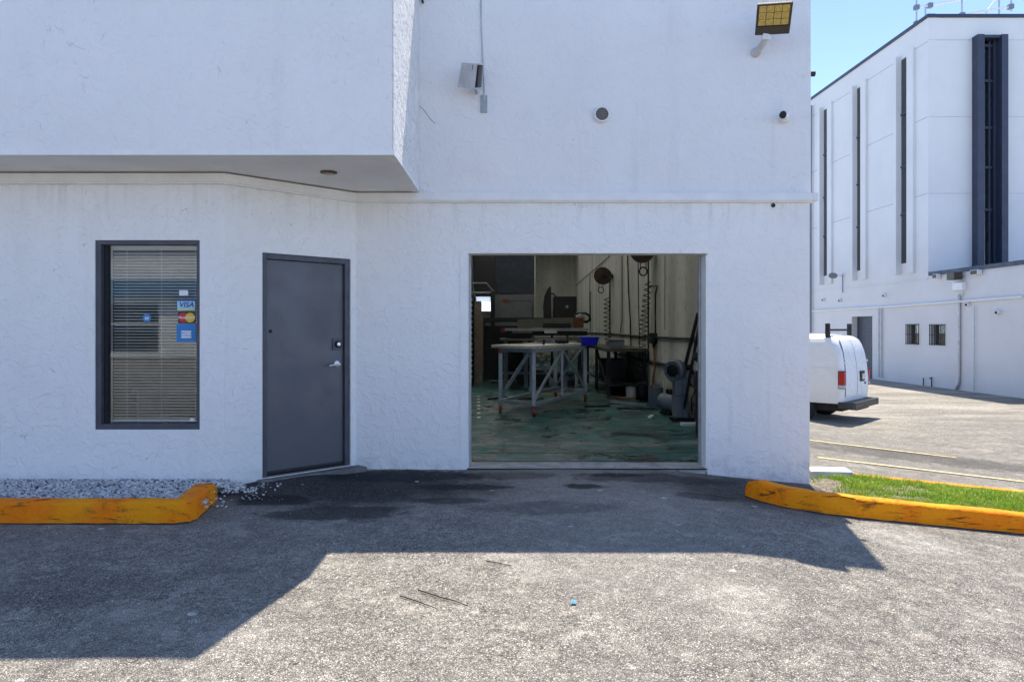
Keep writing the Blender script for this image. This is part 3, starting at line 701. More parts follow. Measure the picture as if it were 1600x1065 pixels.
# stickers in the window, and one painted reflection
def wpx(x, y): return ((x-800)*.005906, CAMZ-(y-514)*.005906)
SY = LW+.0850
def sticker(label, x0, y0, x1, y1, fn, cat='sticker'):
    X0, Z1 = wpx(x0, y0); X1, Z0 = wpx(x1, y1)
    o = thing('window_sticker', label, cat, ((X0+X1)/2, SY, Z0)); fn(o, (X1-X0), (Z1-Z0)); return o
def quad(o, name, x0, z0, x1, z1, mat, y=0.): return MB().box((x0, y-.0008, z0), (x1, y, z1)).build(name, mat, o)
def disc(o, name, cx, cz, r, mat, y, n=28):
    mb = MB(); mb.cyl((cx, y, cz), (cx, y-.0007, cz), r, n); return mb.build(name, mat, o)
def txt(o, s, size, cx, cz, mat, y, bold=0., shear=0., sx=1.):
    mb = MB(); text_mb(mb, s, size, (cx, y, cz), (sx, 0, 0), (0, 0, 1), 0, bold, shear); return mb.build('lettering', mat, o, fix=False)
def f_visa(o, w_, h):
    quad(o, 'panel', -w_/2, 0, w_/2, h, 'p_lightblue'); quad(o, 'top_band', -w_/2, h*.82, w_/2, h, 'p_blue', -.001); quad(o, 'bottom_band', -w_/2, 0, w_/2, h*.2, 'p_green', -.001)
    txt(o, 'VISA', h*.62, 0, h*.49, 'p_blue', -.0022, .0016, .25, 1.05)
def f_mc(o, w_, h):
    quad(o, 'panel', -w_/2, 0, w_/2, h, 'p_black'); disc(o, 'red_disc', -w_*.19, h*.5, h*.42, 'p_red', -.001); disc(o, 'yellow_disc', w_*.21, h*.5, h*.42, 'p_yellow', -.0018)
    txt(o, 'MasterCard', h*.30, 0, h*.5, 'p_white', -.003, .0006, .15)
def f_amex(o, w_, h):
    quad(o, 'panel', -w_/2, 0, w_/2, h, 'p_amex'); quad(o, 'card', -w_*.26, h*.22, w_*.26, h*.62, 'p_white', -.001)
    txt(o, 'AMERICAN', h*.15, 0, h*.5, 'p_amex', -.0022, .0004); txt(o, 'EXPRESS', h*.15, 0, h*.34, 'p_amex', -.0022, .0004)
sticker('VISA sticker at the top of the column of payment stickers', 277, 467, 305, 485, f_visa)
sticker('red and yellow MasterCard sticker in the middle of the payment stickers', 278, 487, 305, 505, f_mc)
sticker('blue American Express sticker lowest of the payment stickers', 276, 506, 306, 534, f_amex)
def f_lab(o, w_, h): quad(o, 'panel', -w_/2, 0, w_/2, h, 'p_white'); txt(o, '101', h*.55, 0, h*.5, 'p_black', -.002)
def f_lab(o, w_, h): quad(o, 'panel', -w_/2, 0, w_/2, h, 'p_white')
sticker('small blank white label above the VISA sticker', 280, 453.5, 294, 461.5, f_lab)
sticker('small white tag in the lower right corner of the window', 297, 653, 304, 658, f_lab)
def f_reflected(o, w_, h): disc(o, 'disc', 0, h/2, h/2, 'p_amex', 0.); txt(o, 'at', h*.7, 0, h*.5, 'p_white', -.0015, .0006)  # logo from a reflected sign, drawn on the pane as a blue disc
sticker('round blue disc with white letters, a reflection drawn on the middle of the window', 223, 490, 236, 503, f_reflected)

# door -----------------------------------------------------------------------
door = bpy.data.objects.new('entrance_door', None); COL.objects.link(door); door.parent = bld
door.location = (CX+ad.x*DS0, LW+ad.y*DS0, 0); door.rotation_euler = (0, 0, math.atan2(ad.y, ad.x))
DWD = DS1-DS0; f = .055
# local: x along, y inward(+)
mb = MB(); mb.box((0, .02, DZ0), (f, .16, DZ1)).box((DWD-f, .02, DZ0), (DWD, .16, DZ1)).box((f, .02, DZ1-f), (DWD-f, .16, DZ1))
mb.box((f, .105, DZ0), (f+.014, .14, DZ1-f)).box((DWD-f-.014, .105, DZ0), (DWD-f, .14, DZ1-f)).box((f+.014, .105, DZ1-f-.014), (DWD-f-.014, .14, DZ1-f))
mb.build('frame', 'frame', door, bevel=.003)
MB().box((f+.004, .055, DZ0+.022), (DWD-f-.004, .098, DZ1-f-.004)).build('slab', 'door', door, bevel=.002)
MB().box((f+.004, .050, DZ0+.022), (DWD-f-.004, .0549, DZ0+.048)).build('sweep', 'dark', door)
MB().box((f, .02, DZ0-.03), (DWD-f, .16, DZ0+.014)).build('threshold', 'bronze', door)
lx = DWD-f-.075; lz = 1.10
mb = MB(); mb.lathe([(.036, 0), (.036, .008), (.030, .012)], (lx, .055, lz), (0, -1, 0), 24); mb.cyl((lx, .045, lz), (lx, .0, lz), .011, 12)
mb.tube([(lx, .0, lz), (lx-.03, -.004, lz), (lx-.075, -.002, lz-.004), (lx-.115, .004, lz-.012)], [.013, .0115, .010, .009], 10)
mb.build('lever_handle', 'chrome', door, smooth=True)
z2 = lz+.205
mb = MB(); mb.box((lx-.055, .044, z2-.06), (lx+.05, .0549, z2+.06)); mb.build('lock_plate', 'frame', door, bevel=.003)
mb = MB(); mb.lathe([(.036, 0), (.036, .014), (.028, .02)], (lx+.004, .044, z2), (0, -1, 0), 24); mb.build('lock_ring', 'black', door, smooth=True)
mb = MB(); mb.lathe([(.019, 0), (.019, .006), (.01, .008)], (lx+.004, .023, z2), (0, -1, 0), 20); mb.build('lock_cylinder', 'chrome', door, smooth=True)
mb = MB(); mb.lathe([(.017, 0), (.017, .006), (.008, .008), (.006, .002)], (f+.05, .055, 1.44), (0, -1, 0), 18); mb.build('viewer', 'black', door, smooth=True)
mb = MB()
for zz in (.3, 1.12, 1.9): mb.cyl((f+.001, .05, zz-.05), (f+.001, .05, zz+.05), .006, 8)
mb.build('hinge', 'frame', door)
# sill slab before the door
e0 = Vector((CX, LW, 0))+ad*(DS0-.06); e1 = Vector((CX, LW, 0))+ad*(DS1+.10)
mb = MB(); mb.prism([(e0.x, e0.y), (e0.x+an.x*.09, e0.y+an.y*.09), (e1.x+an.x*.16, e1.y+an.y*.16), (e1.x-.01, e1.y-.01)], -.05, .046)
tag(mb.build('door_sill', plain('sill_concrete', (.17, .16, .15), .9, var=.25, scale=9, bump=.006, bscale=50, dirt=.6, dirtcol=(.06, .055, .05)), bevel=.012), 'worn grey concrete sill under the entrance door', 'sill')

# ---------------------------------------------------------------- fittings on the facade
def F(x, y, Y=0.): # pixel of the photograph measured on the front wall plane -> metres
    k = (DCAM+Y)/FPX; return ((x-800)*k, CAMZ-(y-HOR)*k)
# old box floodlight
X, Z = F(735, 120, -.15)
t = thing('box_floodlight', 'old silver box floodlight tilted down on the upper wall, wired from above', 'wall light', (X, 0, Z))
mb = MB(); 
fl = Matrix.Translation((0, -.17, 0)) @ Matrix.Rotation(R(-28), 4, 'Z') @ Matrix.Rotation(R(14), 4, 'X') @ Matrix.Rotation(R(13), 4, 'Y')
mb.add([(-.10,-.07,-.12),(.10,-.07,-.12),(.10,.07,-.10),(-.10,.07,-.10),(-.08,-.05,.12),(.10,-.05,.12),(.10,.07,.12),(-.08,.07,.12)], [(0,3,2,1),(4,5,6,7),(0,1,5,4),(2,3,7,6),(3,0,4,7)])
hs = mb.build('housing', 'galv', t, M4=fl, fix=False); mo = hs.modifiers.new('solid', 'SOLIDIFY'); mo.thickness = .006
MB().box((.05, -.055, -.10), (.056, .058, .105)).build('lens', 'machine_dark', t, M4=fl)
MB().box((.098, -.072, -.123), (.106, .072, -.111)).box((.098, -.052, .112), (.106, .072, .123)).build('rim', 'galv', t, M4=fl)
mb = MB(); mb.tube([(.03, -.13, -.06), (.05, -.05, -.10), (.055, -.0, -.12)], .014, 8); mb.build('arm', 'galv', t)
X2, _ = F(756, 150); MB().prism([(-.036, -.012), (.036, -.012), (.036, 0), (-.036, 0)], -.09, .09).build('bracket', plain('grey_bracket', (.33, .36, .38), .6), t, M4=Matrix.Translation((X2-X, 0, -.235)))
mb = MB(); xx = F(754, 0)[0]
mb.tube([(xx-.02, -.008, 5.2), (xx-.015, -.008, 4.7), (xx+.0, -.008, 4.3), (xx+.012, -.008, 4.1), (xx+.02, -.01, Z-.1), (xx+.018, -.012, Z-.2)], .0075, 7)
tag(mb.build('power_cable', 'galv', smooth=True), 'thin grey cable running down the upper wall to the box floodlight', 'cable')
# round vent
X, Z = F(940, 180); t = thing('round_vent', 'round dark vent with white collar in the middle of the upper wall', 'vent', (X, 0, Z))
mb = MB(); mb.lathe([(.084, 0), (.084, .035), (.078, .045), (.066, .045), (.066, .02)], (0, 0, 0), (0, -1, 0), 32); mb.build('collar', 'white_pvc', t, smooth=True)
mb = MB(); mb.lathe([(.064, .018), (.064, .026), (.05, .034)], (0, 0, 0), (0, -1, 0), 28); mb.build('grille', plain('vent_grey', (.12, .115, .11), .7), t, smooth=True)
mb = MB(); [mb.box((-.055*math.cos(q), -.040, .055*math.sin(q)-.003), (.055*math.cos(q), -.028, .055*math.sin(q)+.003)) for q in (-1., -.6, -.2, .2, .6, 1.)]
mb.build('louvre', plain('vent_slat', (.2, .19, .18), .7), t)
# LED floodlight
X, Z = F(1205, 40, -.35)
t = thing('led_floodlight', 'bronze LED floodlight with yellow lens at the top right of the facade', 'wall light', (X, 0, Z))
LM = Matrix.Translation((.02, -.36, .06)) @ Matrix.Rotation(R(-14), 4, 'Z') @ Matrix.Rotation(R(-34), 4, 'X') @ Matrix.Rotation(R(4), 4, 'Y')
# local: plate in xz-like plane: x width, y length (front +), z up thickness; the lens looks down (-z)
mb = MB(); mb.prism([(-.165, -.17), (.165, -.17), (.165, .17), (-.165, .17)], -.012, .022); mb.build('housing', 'bronze', t, bevel=.008, M4=LM)
mb = MB(); [mb.box((-.15+i*.05, -.165, .022), (-.138+i*.05, .165, .045)) for i in range(7)]; mb.build('fin', 'bronze', t, M4=LM)
mb = MB()
for i in range(4):
    for j in range(3): mb.box((-.142+i*.072, -.155+j*.072, -.019), (-.076+i*.072, -.089+j*.072, -.0125))
mb.build('led_lens', 'led', t, M4=LM)
mb = MB(); mb.box((-.155, .068, -.022), (.155, .16, -.0125)); mb.build('driver_cover', 'bronze', t, bevel=.004, M4=LM)
mb = MB(); mb.lathe([(.05, 0), (.05, .03), (.036, .05)], (-.04, 0, -.14), (0, -1, 0), 18); mb.tube([(-.04, -.04, -.14), (-.035, -.10, -.135), (-.02, -.17, -.11), (-.0, -.22, -.05)], [.034, .034, .030, .030], 12)
mb.build('arm', plain('arm_grey', (.50, .50, .48), .5), t, smooth=True)
mb = MB(); mb.box((-.04, -.24, -.09), (.035, -.17, -.03)); mb.build('knuckle', 'white_pvc', t, bevel=.006)
# bullet camera
X, Z = F(1222, 181, -.08)
t = thing('security_camera', 'white wifi camera with black face and thin antenna near the facade corner', 'camera', (X, 0, Z))
mb = MB(); mb.lathe([(.055, 0), (.055, .03), (.045, .05), (.03, .055)], (.045, 0, -.005), (0, -1, 0), 22); mb.tube([(.03, -.04, 0), (.02, -.08, 0)], .022, 10); mb.build('mount', 'white_pvc', t, smooth=True)
cd = Vector((-.85, -.75, -.1)).normalized(); p0 = Vector((.045, -.085, .0))
mb = MB(); mb.lathe([(.030, 0), (.040, .02), (.042, .05), (.040, .075)], p0, cd, 22); mb.build('body', 'white_pvc', t, smooth=True)
mb = MB(); mb.lathe([(.039, .0755), (.035, .088), (.02, .09)], p0, cd, 22); mb.build('face', 'black', t, smooth=True)
mb = MB(); mb.lathe([(.015, .0905), (.015, .098), (.009, .098)], p0, cd, 16); mb.build('lens', 'machine_dark', t, smooth=True)
mb = MB(); mb.tube([(.04, -.04, .03), (.022, -.045, .10), (.005, -.05, .19)], [.007, .006, .0045], 8); mb.build('antenna', 'white_pvc', t)
X, Z = F(1208, 321); mb = MB(); mb.lathe([(.022, 0), (.022, .008), (.012, .01)], (X, 0, Z), (0, -1, 0), 16)
tag(mb.build('pipe_stub', 'black', smooth=True), 'small dark pipe stub under the trim near the right corner', 'pipe')
# soffit downlight
t = thing('soffit_light', 'small round bronze downlight set in the overhang soffit', 'ceiling light', (-1.66, -.98, 2.882))
mb = MB(); mb.lathe([(.075, 0), (.075, .012), (.055, .016)], (0, 0, 0), (0, 0, -1), 24); mb.build('ring', 'bronze', t, smooth=True)
mb = MB(); mb.lathe([(.05, .0165), (.045, .022)], (0, 0, 0), (0, 0, -1), 20); mb.build('lens', plain('amber_lens', (.35, .2, .1), .3), t, smooth=True)
# spotlight fixture and bracket poking out past the corner
mb = MB(); X, Z = F(1271, 113); mb.lathe([(.02, 0), (.028, .03), (.028, .07)], (3.106, .05, Z), (1, 0, 0), 12)
tag(mb.build('side_lamp', 'black', smooth=True), 'little dark lamp poking out past the upper facade corner', 'wall light')
# thin crack lines and screw holes by the block
mb = MB(); p = [F(x, y) for x, y in ((655, 165), (664, 174), (672, 186), (680, 193))]
mb.tube([(x, -.002, z) for x, z in p], .0022, 5); tag(mb.build('hanging_wire', 'black'), 'short black wire end lying on the wall beside the overhang', 'wire')
mb = MB(); mb.tube([(-.93, -.02, 4.95), (-.935, -.03, 4.90), (-.925, -.03, 4.84)], .012, 7)
tag(mb.build('cable_clip', 'black'), 'black cable end in the corner at the top of the overhang', 'cable')

# ---------------------------------------------------------------- inside the shop
def I(x, y, d): k = d/FPX; return Vector(((x-800)*k, d-DCAM, CAMZ-(y-HOR)*k))
# rolling welded table
A = Vector((-.20, 12.5-DCAM, 0)); B = Vector((.36, 11.85-DCAM, 0)); Cc = Vector((1.48, 14.5-DCAM, 0)); D = A+(Cc-B)
tb = thing('rolling_table', 'grey welded steel table frame on red casters holding a pale board', 'table', ((A.x+Cc.x)/2, (A.y+Cc.y)/2, 0))
o_ = Vector(tb.location); L = [p-o_ for p in (A, B, Cc, D)]
up = lambda p, z: (p.x, p.y, z)
zb, zt = .21, 1.10
for p in L:
    MB().bar(up(p, zb), up(p, zt-.03), .065, .065, up=(0, 1, 0)).build('leg', 'greyblue', tb)
for i in range(4):
    p, q = L[i], L[(i+1) % 4]
    MB().bar(up(p, zt-.001), up(q, zt-.001), .05, .06).build('top_rail', 'greyblue', tb)
    MB().bar(up(p, zb-.001), up(q, zb-.001), .05, .06).build('bottom_rail', 'greyblue', tb)
mid = lambda p, q, s=.5: p.lerp(q, s)
for p, q in ((L[1], L[2]), (L[0], L[3])):
    m_ = mid(p, q); MB().bar(up(m_, zb+.03), up(m_, zt-.03), .045, .045, up=(0, 1, 0)).build('post', 'greyblue', tb)
    MB().bar(up(p, zb+.06), up(mid(p, q, .48), zt-.05), .04, .04).build('brace', 'greyblue', tb)
    MB().bar(up(q, zb+.06), up(mid(p, q, .52), zt-.05), .04, .04).build('brace', 'greyblue', tb)
MB().bar(up(L[0], zb+.05), up(mid(L[0], L[1], .85), zt-.06), .04, .04).build('brace', 'greyblue', tb)
MB().bar(up(L[3], zb+.05), up(mid(L[3], L[2], .85), zt-.06), .04, .04).build('brace', 'greyblue', tb)
for p in L:
    mb = MB(); mb.cyl((p.x-.02, p.y, .07), (p.x+.02, p.y, .07), .068, 18); w_ = mb.build('caster_wheel', 'red', tb, smooth=True)
    mb = MB(); mb.box((p.x-.034, p.y-.03, .06), (p.x-.026, p.y+.03, .17)).box((p.x+.026, p.y-.03, .06), (p.x+.034, p.y+.03, .17)).box((p.x-.034, p.y-.03, .17), (p.x+.034, p.y+.03, .181))
    mb.build('caster_fork', 'red', tb)
MB().box((L[0].x-.04, L[0].y-.04, zt-.06), (L[0].x+.05, L[0].y+.03, zt+.02)).build('red_clamp', 'red', tb)
dA = (B-A).normalized(); dB = (Cc-B).normalized()
bd = [A-dA*.22-dB*.05, B-dB*.10+dA*.02, B+dB*2.55+dA*.02, A-dA*.22+dB*2.6]
mb = MB(); mb.prism([(p.x, p.y) for p in bd], zt+.032, zt+.085)
tag(mb.build('work_board', 'ply', bevel=.006), 'large pale board lying on the grey rolling table', 'board')
# clutter on the board
def onb(s, t_): p = A.lerp(B, s)+dB*t_; return p
zc = zt+.086
for i, (s, t_, kind, lab) in enumerate(((.2, .9, 'bar', 'thin steel flat bar lying across the near end of the board'), (.75, .9, 'clamp', 'black bar clamp lying on the board near its front edge'),
     (.55, 1.5, 'bar', 'bright metal strip lying in the middle of the board'), (.9, 1.55, 'grinder', 'small black grinder lying on the board beside the clamps'),
     (.85, 2.05, 'cl2', 'dark upright clamp standing on the board near the blue tub'), (.3, 1.9, 'box', 'grey tool case lying at the far side of the board'))):
    p = onb(s, t_); t = thing({'bar': 'metal_strip', 'clamp': 'bar_clamp', 'grinder': 'grinder', 'cl2': 'bar_clamp', 'box': 'tool_case'}[kind], lab, {'bar': 'metal strip', 'clamp': 'clamp', 'grinder': 'power tool', 'cl2': 'clamp', 'box': 'tool case'}[kind], (p.x, p.y, zc), .5+i)
    if kind == 'bar': MB().box((-.35, -.02, 0), (.35, .02, .012)).build('strip', 'steel', t); MB().box((-.36, -.022, 0), (-.33, .022, .03)).build('end_stop', 'black', t)
    elif kind in ('clamp', 'cl2'):
        z_ = .035 if kind == 'clamp' else .0
        if kind == 'clamp': MB().box((-.22, -.01, .02), (.22, .01, .035)).build('rail', 'machine_dark', t); MB().box((-.22, -.018, 0), (-.19, .018, .09)).build('jaw', 'black', t); MB().box((.08, -.018, 0), (.12, .018, .09)).build('jaw', 'black', t)
        else: MB().box((-.01, -.01, 0), (.01, .01, .17)).build('rail', 'machine_dark', t); MB().box((-.01, -.018, .12), (.09, .018, .15)).build('jaw', 'black', t); MB().box((-.01, -.018, .0), (.09, .018, .03)).build('jaw', 'black', t)
    elif kind == 'grinder':
        mb = MB(); mb.tube([(-.15, 0, .04), (.1, 0, .045)], [.03, .035], 10); mb.build('body', 'black', t); mb = MB(); mb.cyl((.13, 0, .01), (.13, 0, .022), .06, 16); mb.build('disc', 'steel', t)
    else: MB().box((-.2, -.12, 0), (.2, .12, .08)).build('case', 'machine', t, bevel=.01); MB().tube([(-.06, -.125, .04), (-.05, -.15, .04), (.05, -.15, .04), (.06, -.125, .04)], .007, 6).build('handle', 'black', t)
# blue tub at the end of the board
p = I(921, 541, 14.45); t = thing('blue_tub', 'royal blue plastic tub on the right end of the rolling table', 'tub', (p.x, p.y, zt+.031))
mb = MB()
prof = [(.17, 0), (.19, .015), (.225, .16), (.24, .165), (.24, .18), (.215, .18), (.205, .165), (.16, .03)]
mb.lathe([(r, h) for r, h in prof], (0, 0, 0), (0, 0, 1), 28)
mb.build('tub_shell', 'bin', t, smooth=True, M4=Matrix.Diagonal((.84, .6, .95, 1)))
# CNC / panel machine behind
q = 18.0
def Bx(x0, y0, x1, y1, d0, dep, base):
    a = I(x0, y1, d0); b = I(x1, y0, d0); return ((a.x-base.x, a.y-base.y, a.z), (b.x-base.x, b.y-base.y+dep, b.z))
c0 = Vector((.85, 18.6-DCAM, 0))
t = thing('cutting_machine', 'dark gantry cutting machine with black motor box behind the rolling table', 'machine', tuple(c0))
MB().box(*Bx(785, 512.5, 920, 516.5, 17.6, .06, c0)).build('front_rail', 'steel', t)
MB().box(*Bx(789, 517, 918, 524, 17.7, 1.6, c0)).build('bed', 'machine_dark', t)
MB().box(*Bx(781, 529, 916, 532, 17.3, 1.9, c0)).build('lower_rail', 'beam', t)
a = I(809, 512, 17.8); b = I(896, 497, 17.8)
mb = MB(); mb.add([(a.x-c0.x, a.y-c0.y, a.z), (b.x-c0.x, b.y-c0.y, a.z), (b.x-c0.x, b.y-c0.y, b.z+.02), (a.x-c0.x, a.y-c0.y, b.z-.03), (a.x-c0.x, a.y-c0.y+.3, a.z), (b.x-c0.x, b.y-c0.y+.3, a.z), (b.x-c0.x, b.y-c0.y+.3, b.z+.02), (a.x-c0.x, a.y-c0.y+.3, b.z-.03)], [(0,1,2,3),(7,6,5,4),(0,4,5,1),(1,5,6,2),(2,6,7,3),(3,7,4,0)])
mb.build('gantry_beam', 'beam', t)
MB().box(*Bx(848, 505, 892, 513, 17.75, .04, c0)).build('gantry_plate', 'dark', t)
MB().box(*Bx(897, 496, 912, 512, 17.75, .35, c0)).build('end_cap', 'rust', t, bevel=.01)
MB().box(*Bx(865, 463, 901, 496.5, 18.0, .45, c0)).build('motor_box', 'machine_dark', t, bevel=.01)
a = I(886, 479, 17.99); MB().cyl((a.x-c0.x, a.y-c0.y, a.z), (a.x-c0.x, a.y-c0.y-.01, a.z), .035, 12).build('badge', 'steel', t)
mb = MB(); pp = [I(x, y, 18.1) for x, y in ((850, 497), (849, 478), (851, 462), (855, 452), (858, 448), (861, 448), (862, 497))]
vs = [(p.x-c0.x, p.y-c0.y, p.z) for p in pp]; n = len(vs); mb.add(vs+[(x, y+.25, z) for x, y, z in vs], [tuple(range(n)), tuple(reversed(range(n, 2*n)))]+[(i, i+n, (i+1) % n+n, (i+1) % n) for i in range(n)])
mb.build('spindle_cover', 'dark', t)
mb = MB(); mb.tube([tuple(I(x, y, 18.0)-c0) for x, y in ((861, 458), (865, 459), (869, 464), (869, 470))], .018, 8); mb.build('cable', 'black', t, smooth=True)
mb = MB(); mb.tube([tuple(I(x, y, 17.9)-c0) for x, y in ((897, 493), (904, 490), (914, 489), (921, 493), (922, 499), (917, 503), (910, 502))], .035, 8); mb.build('energy_chain', 'black', t, smooth=True)
mb = MB(); mb.tube([tuple(I(x, y, 17.8)-c0) for x, y in ((900, 495), (906, 492), (913, 494), (914, 499))], .03, 8); mb.build('hose', 'galv', t, smooth=True)
MB().box(*Bx(783, 512, 789, 519, 17.55, .12, c0)).build('red_stop', 'red', t)
for xx in (790, 822, 884, 913):
    a = I(xx, 532, 18.0)-c0; MB().box((a.x-.05, a.y, 0), (a.x+.05, a.y+.1, 1.15)).build('leg', 'machine', t)
    MB().box((a.x-.05, a.y+1.2, 0), (a.x+.05, a.y+1.3, 1.15)).build('leg', 'machine', t)
MB().bar((-1.1, -.5, .35), (1.1, -.5, .35), .06, .06).build('stretcher', 'machine', t)
MB().box((-.75, -.4, .0), (.1, .7, .42)).build('pump_box', 'machine_dark', t)
mb = MB(); mb.tube([(.3, -.2, 0.2), (.75, -.2, .2)], .19, 16); mb.build('tank', 'machine', t, smooth=True)
# long black conveyor beam at the back left
a = I(752, 503, 19.5); b = I(866, 496, 19.5); c1 = Vector(((a.x+b.x)/2, a.y+.2, 0))
t = thing('long_workbench', 'long black topped workbench against the back partition', 'workbench', tuple(c1))
MB().box((a.x-c1.x, 0, a.z), (b.x-c1.x, .7, b.z)).build('bench_top', 'dark', t)
MB().box((a.x-c1.x+.05, .1, .05), (b.x-c1.x-.6, .6, a.z-.1)).build('cabinet', 'machine_dark', t)
for sx in (a.x-c1.x+.02, b.x-c1.x-.08): MB().box((sx, .02, 0), (sx+.06, .08, a.z)).build('leg', 'machine_dark', t)
# low dark things on the floor in the middle distance
for i, (x, y, wd, hh, d, m_, lab) in enumerate(((842, 560, 26, 14, 23, 'machine_dark', 'low dark crate on the floor far behind the table, left of the tank'), (776, 556, 22, 26, 22, 'machine', 'grey steel cabinet on the floor at the back left'),
        (962, 575, 24, 30, 18.6, 'dark', 'black drum like crate standing under the wall bench'))):
    a = I(x-wd/2, 514, d); s_ = d/FPX; t = thing('storage_crate', lab, 'crate', (a.x+wd*s_/2, d-DCAM, 0))
    MB().box((-wd*s_/2, 0, 0), (wd*s_/2, .4, hh*s_)).build('crate_body', m_, t, bevel=.015)
    MB().box((-wd*s_/2-.01, -.012, hh*s_-.06), (wd*s_/2+.01, .412, hh*s_+.004)).build('crate_rim', 'machine', t)
# storage rack at the left of the opening
d = 18.2; a = I(737, 600, d)
t = thing('storage_rack', 'dark perforated steel rack upright just inside the left of the opening', 'rack', (a.x, a.y, 0))
MB().box((-.075, 0, 0), (.045, .05, 2.35)).build('upright', 'machine_dark', t)
MB().box((-.075, .9, 0), (.045, .95, 2.35)).build('upright', 'machine_dark', t)
h0 = MB().box((-.008, -.004, -.018), (.014, .001, .018)).build('slot', 'white_pvc', t); h0.location = (0, 0, .25)
for i in range(1, 15): dup_part(h0, t, (0, 0, .25+.14*i))
for zz in (.5, 1.15, 1.75): MB().box((-.9, .02, zz), (.02, .9, zz+.04)).build('shelf', 'machine_dark', t)
d = 19.0; a = I(746.5, 600, d); t = thing('tall_box', 'tall brown cardboard panel standing beside the rack upright', 'box', (a.x, a.y, 0))
MB().box((-.09, 0, 0), (.085, .5, 2.2)).build('panel', 'cardboard', t, bevel=.004); MB().box((.086, .1, .3), (.13, .4, 1.9)).build('flap', 'cardboard', t)
# wire shelf above
d = 13.0; t = thing('wire_shelf', 'pale wire shelf hanging high at the left inside the opening', 'shelf', tuple(I(750, 457, d)))
o_ = Vector(t.location)
for pts in (((731, 442), (760, 442), (771, 455)), ((731, 457), (766, 457), (768, 454))):
    MB().tube([tuple(I(x, y, d)-o_) for x, y in pts], .014, 6).build('wire', 'steel', t)
MB().tube([tuple(I(x, y, d)-o_) for x, y in ((739, 440), (739, 448), (742, 462), (744, 470))], .012, 6).build('hook', 'steel', t)
MB().tube([tuple(I(x, y, d)-o_) for x, y in ((739, 470), (738, 398), (737, 360))], .010, 6).build('hanger', 'machine', t)
# wall things on the right
WXI = 2.925
wd_ = lambda x, off=0.: (WXI-off)*FPX/(x-800)       # depth of the wall where the photo shows column x
def W(x, y, off=.03): dd = wd_(x, off); return Vector((WXI-off, dd-DCAM, CAMZ-(y-HOR)*dd/FPX))
def wall_pipe(name, pts, r, mat, label, cat='pipe', off=.03):
    return tag(MB().tube([tuple(W(x, y, off)) for x, y in pts], r, 7).build(name, mat, smooth=True), label, cat)
wall_pipe('wall_conduit', [(900, 519.5), (925, 520), (950, 521), (985, 524), (1012, 526), (1060, 528.5), (1099, 530)], .022, 'machine_dark', 'dark horizontal conduit along the right wall of the shop')
wall_pipe('wall_pipe', [(958, 551), (1000, 561), (1045, 571)], .03, 'machine_dark', 'lower dark pipe sloping along the right wall to the grinder')
wall_pipe('drop_cable', [(972, 360), (972, 500), (969, 520)], .012, 'machine_dark', 'thin vertical cable on the wall between the two hose reels, left one', 'cable')
wall_pipe('drop_cable', [(979, 340), (982, 450), (985, 505), (986, 545)], .018, 'black', 'black drop cable on the wall right of the middle', 'cable')
wall_pipe('wall_streak_pipe', [(923, 455), (922, 520)], .016, 'machine_dark', 'thin pipe left of the far hose reel')
wall_pipe('wall_conduit', [(1039, 340), (1039, 515)], .010, plain('pale_pipe', (.25, .27, .20), .6), 'thin pale green conduit right of the near hose reel')
wall_pipe('diagonal_cable', [(899, 446), (925, 424), (950, 402), (960, 390)], .014, 'black', 'cable slanting up the far wall to the ceiling', 'cable')
wall_pipe('floor_hose', [(1019, 535), (1022, 548), (1023, 575), (1020, 600), (1013, 613)], .02, 'hose_orange', 'orange hose hanging down the right wall to the floor', 'hose', .06)
p = W(1013, 613, .06); mb = MB(); mb.tube([(p.x, p.y, .03), (2.5, p.y-.1, .02), (2.2, p.y+.2, .02), (1.9, p.y+.5, .02)], .018, 7)
tag(mb.build('floor_hose', 'hose_orange', smooth=True), 'orange hose lying along the floor by the right wall', 'hose')
def reel(xc, yc, R_, label):
    off = .28; dd = wd_(xc, off); P = Vector((WXI-off, dd-DCAM, CAMZ-(yc-HOR)*dd/FPX))
    t = thing('hose_reel', label, 'hose reel', tuple(P))
    mb = MB(); mb.lathe([(R_*.3, -.13), (R_, -.12), (R_, -.105), (R_*.82, -.1), (R_*.82, .1), (R_, .105), (R_, .12), (R_*.3, .13)], (0, 0, 0), (.25, 1, 0), 24); mb.build('drum', plain('reel_brown', (.035, .014, .012), .6), t, smooth=True)
    MB().box((-.04, -.17, -.06), (.28, .17, .02)).build('bracket', 'black', t); MB().box((-.03, .14, -.22), (.03, .17, .2)).build('side_plate', 'black', t)
    return t, P
r1, P1 = reel(942, 431, .25, 'dark hose reel hanging on the far part of the right wall')
r2, P2 = reel(1003, 391, .25, 'dark hose reel cut off by the top of the garage opening')
def coil(label, pts, rad, turns, r=.009, parent=None, mat='black'):
    P = [Vector(p) for p in pts]; L_ = [0]
    for a, b in zip(P[:-1], P[1:]): L_.append(L_[-1]+(b-a).length)
    out = []; n = int(turns*10)
    for i in range(n+1):
        s = L_[-1]*i/n
        for j in range(len(P)-1):
            if s <= L_[j+1]+1e-9: c = P[j].lerp(P[j+1], (s-L_[j])/(L_[j+1]-L_[j])); break
        th = 2*math.pi*turns*i/n; rr = rad*(.5+.5*math.sin(math.pi*i/n)**.5)
        out.append((c.x+rr*math.cos(th), c.y+rr*math.sin(th), c.z))
    return tag(MB().tube(out, r, 5).build('coiled_hose', mat, smooth=True), label, 'hose')
coil('black coiled air hose hanging under the far hose reel', [W(948, 465, .15), W(949, 500, .15), W(950, 540, .15)], .10, 11, .014)
coil('long black coiled air hose hanging on the wall under the near hose reel', [W(1013, 440, .15), W(1009, 480, .15), W(1003, 530, .12), W(1003, 585, .12)], .085, 18, .010)
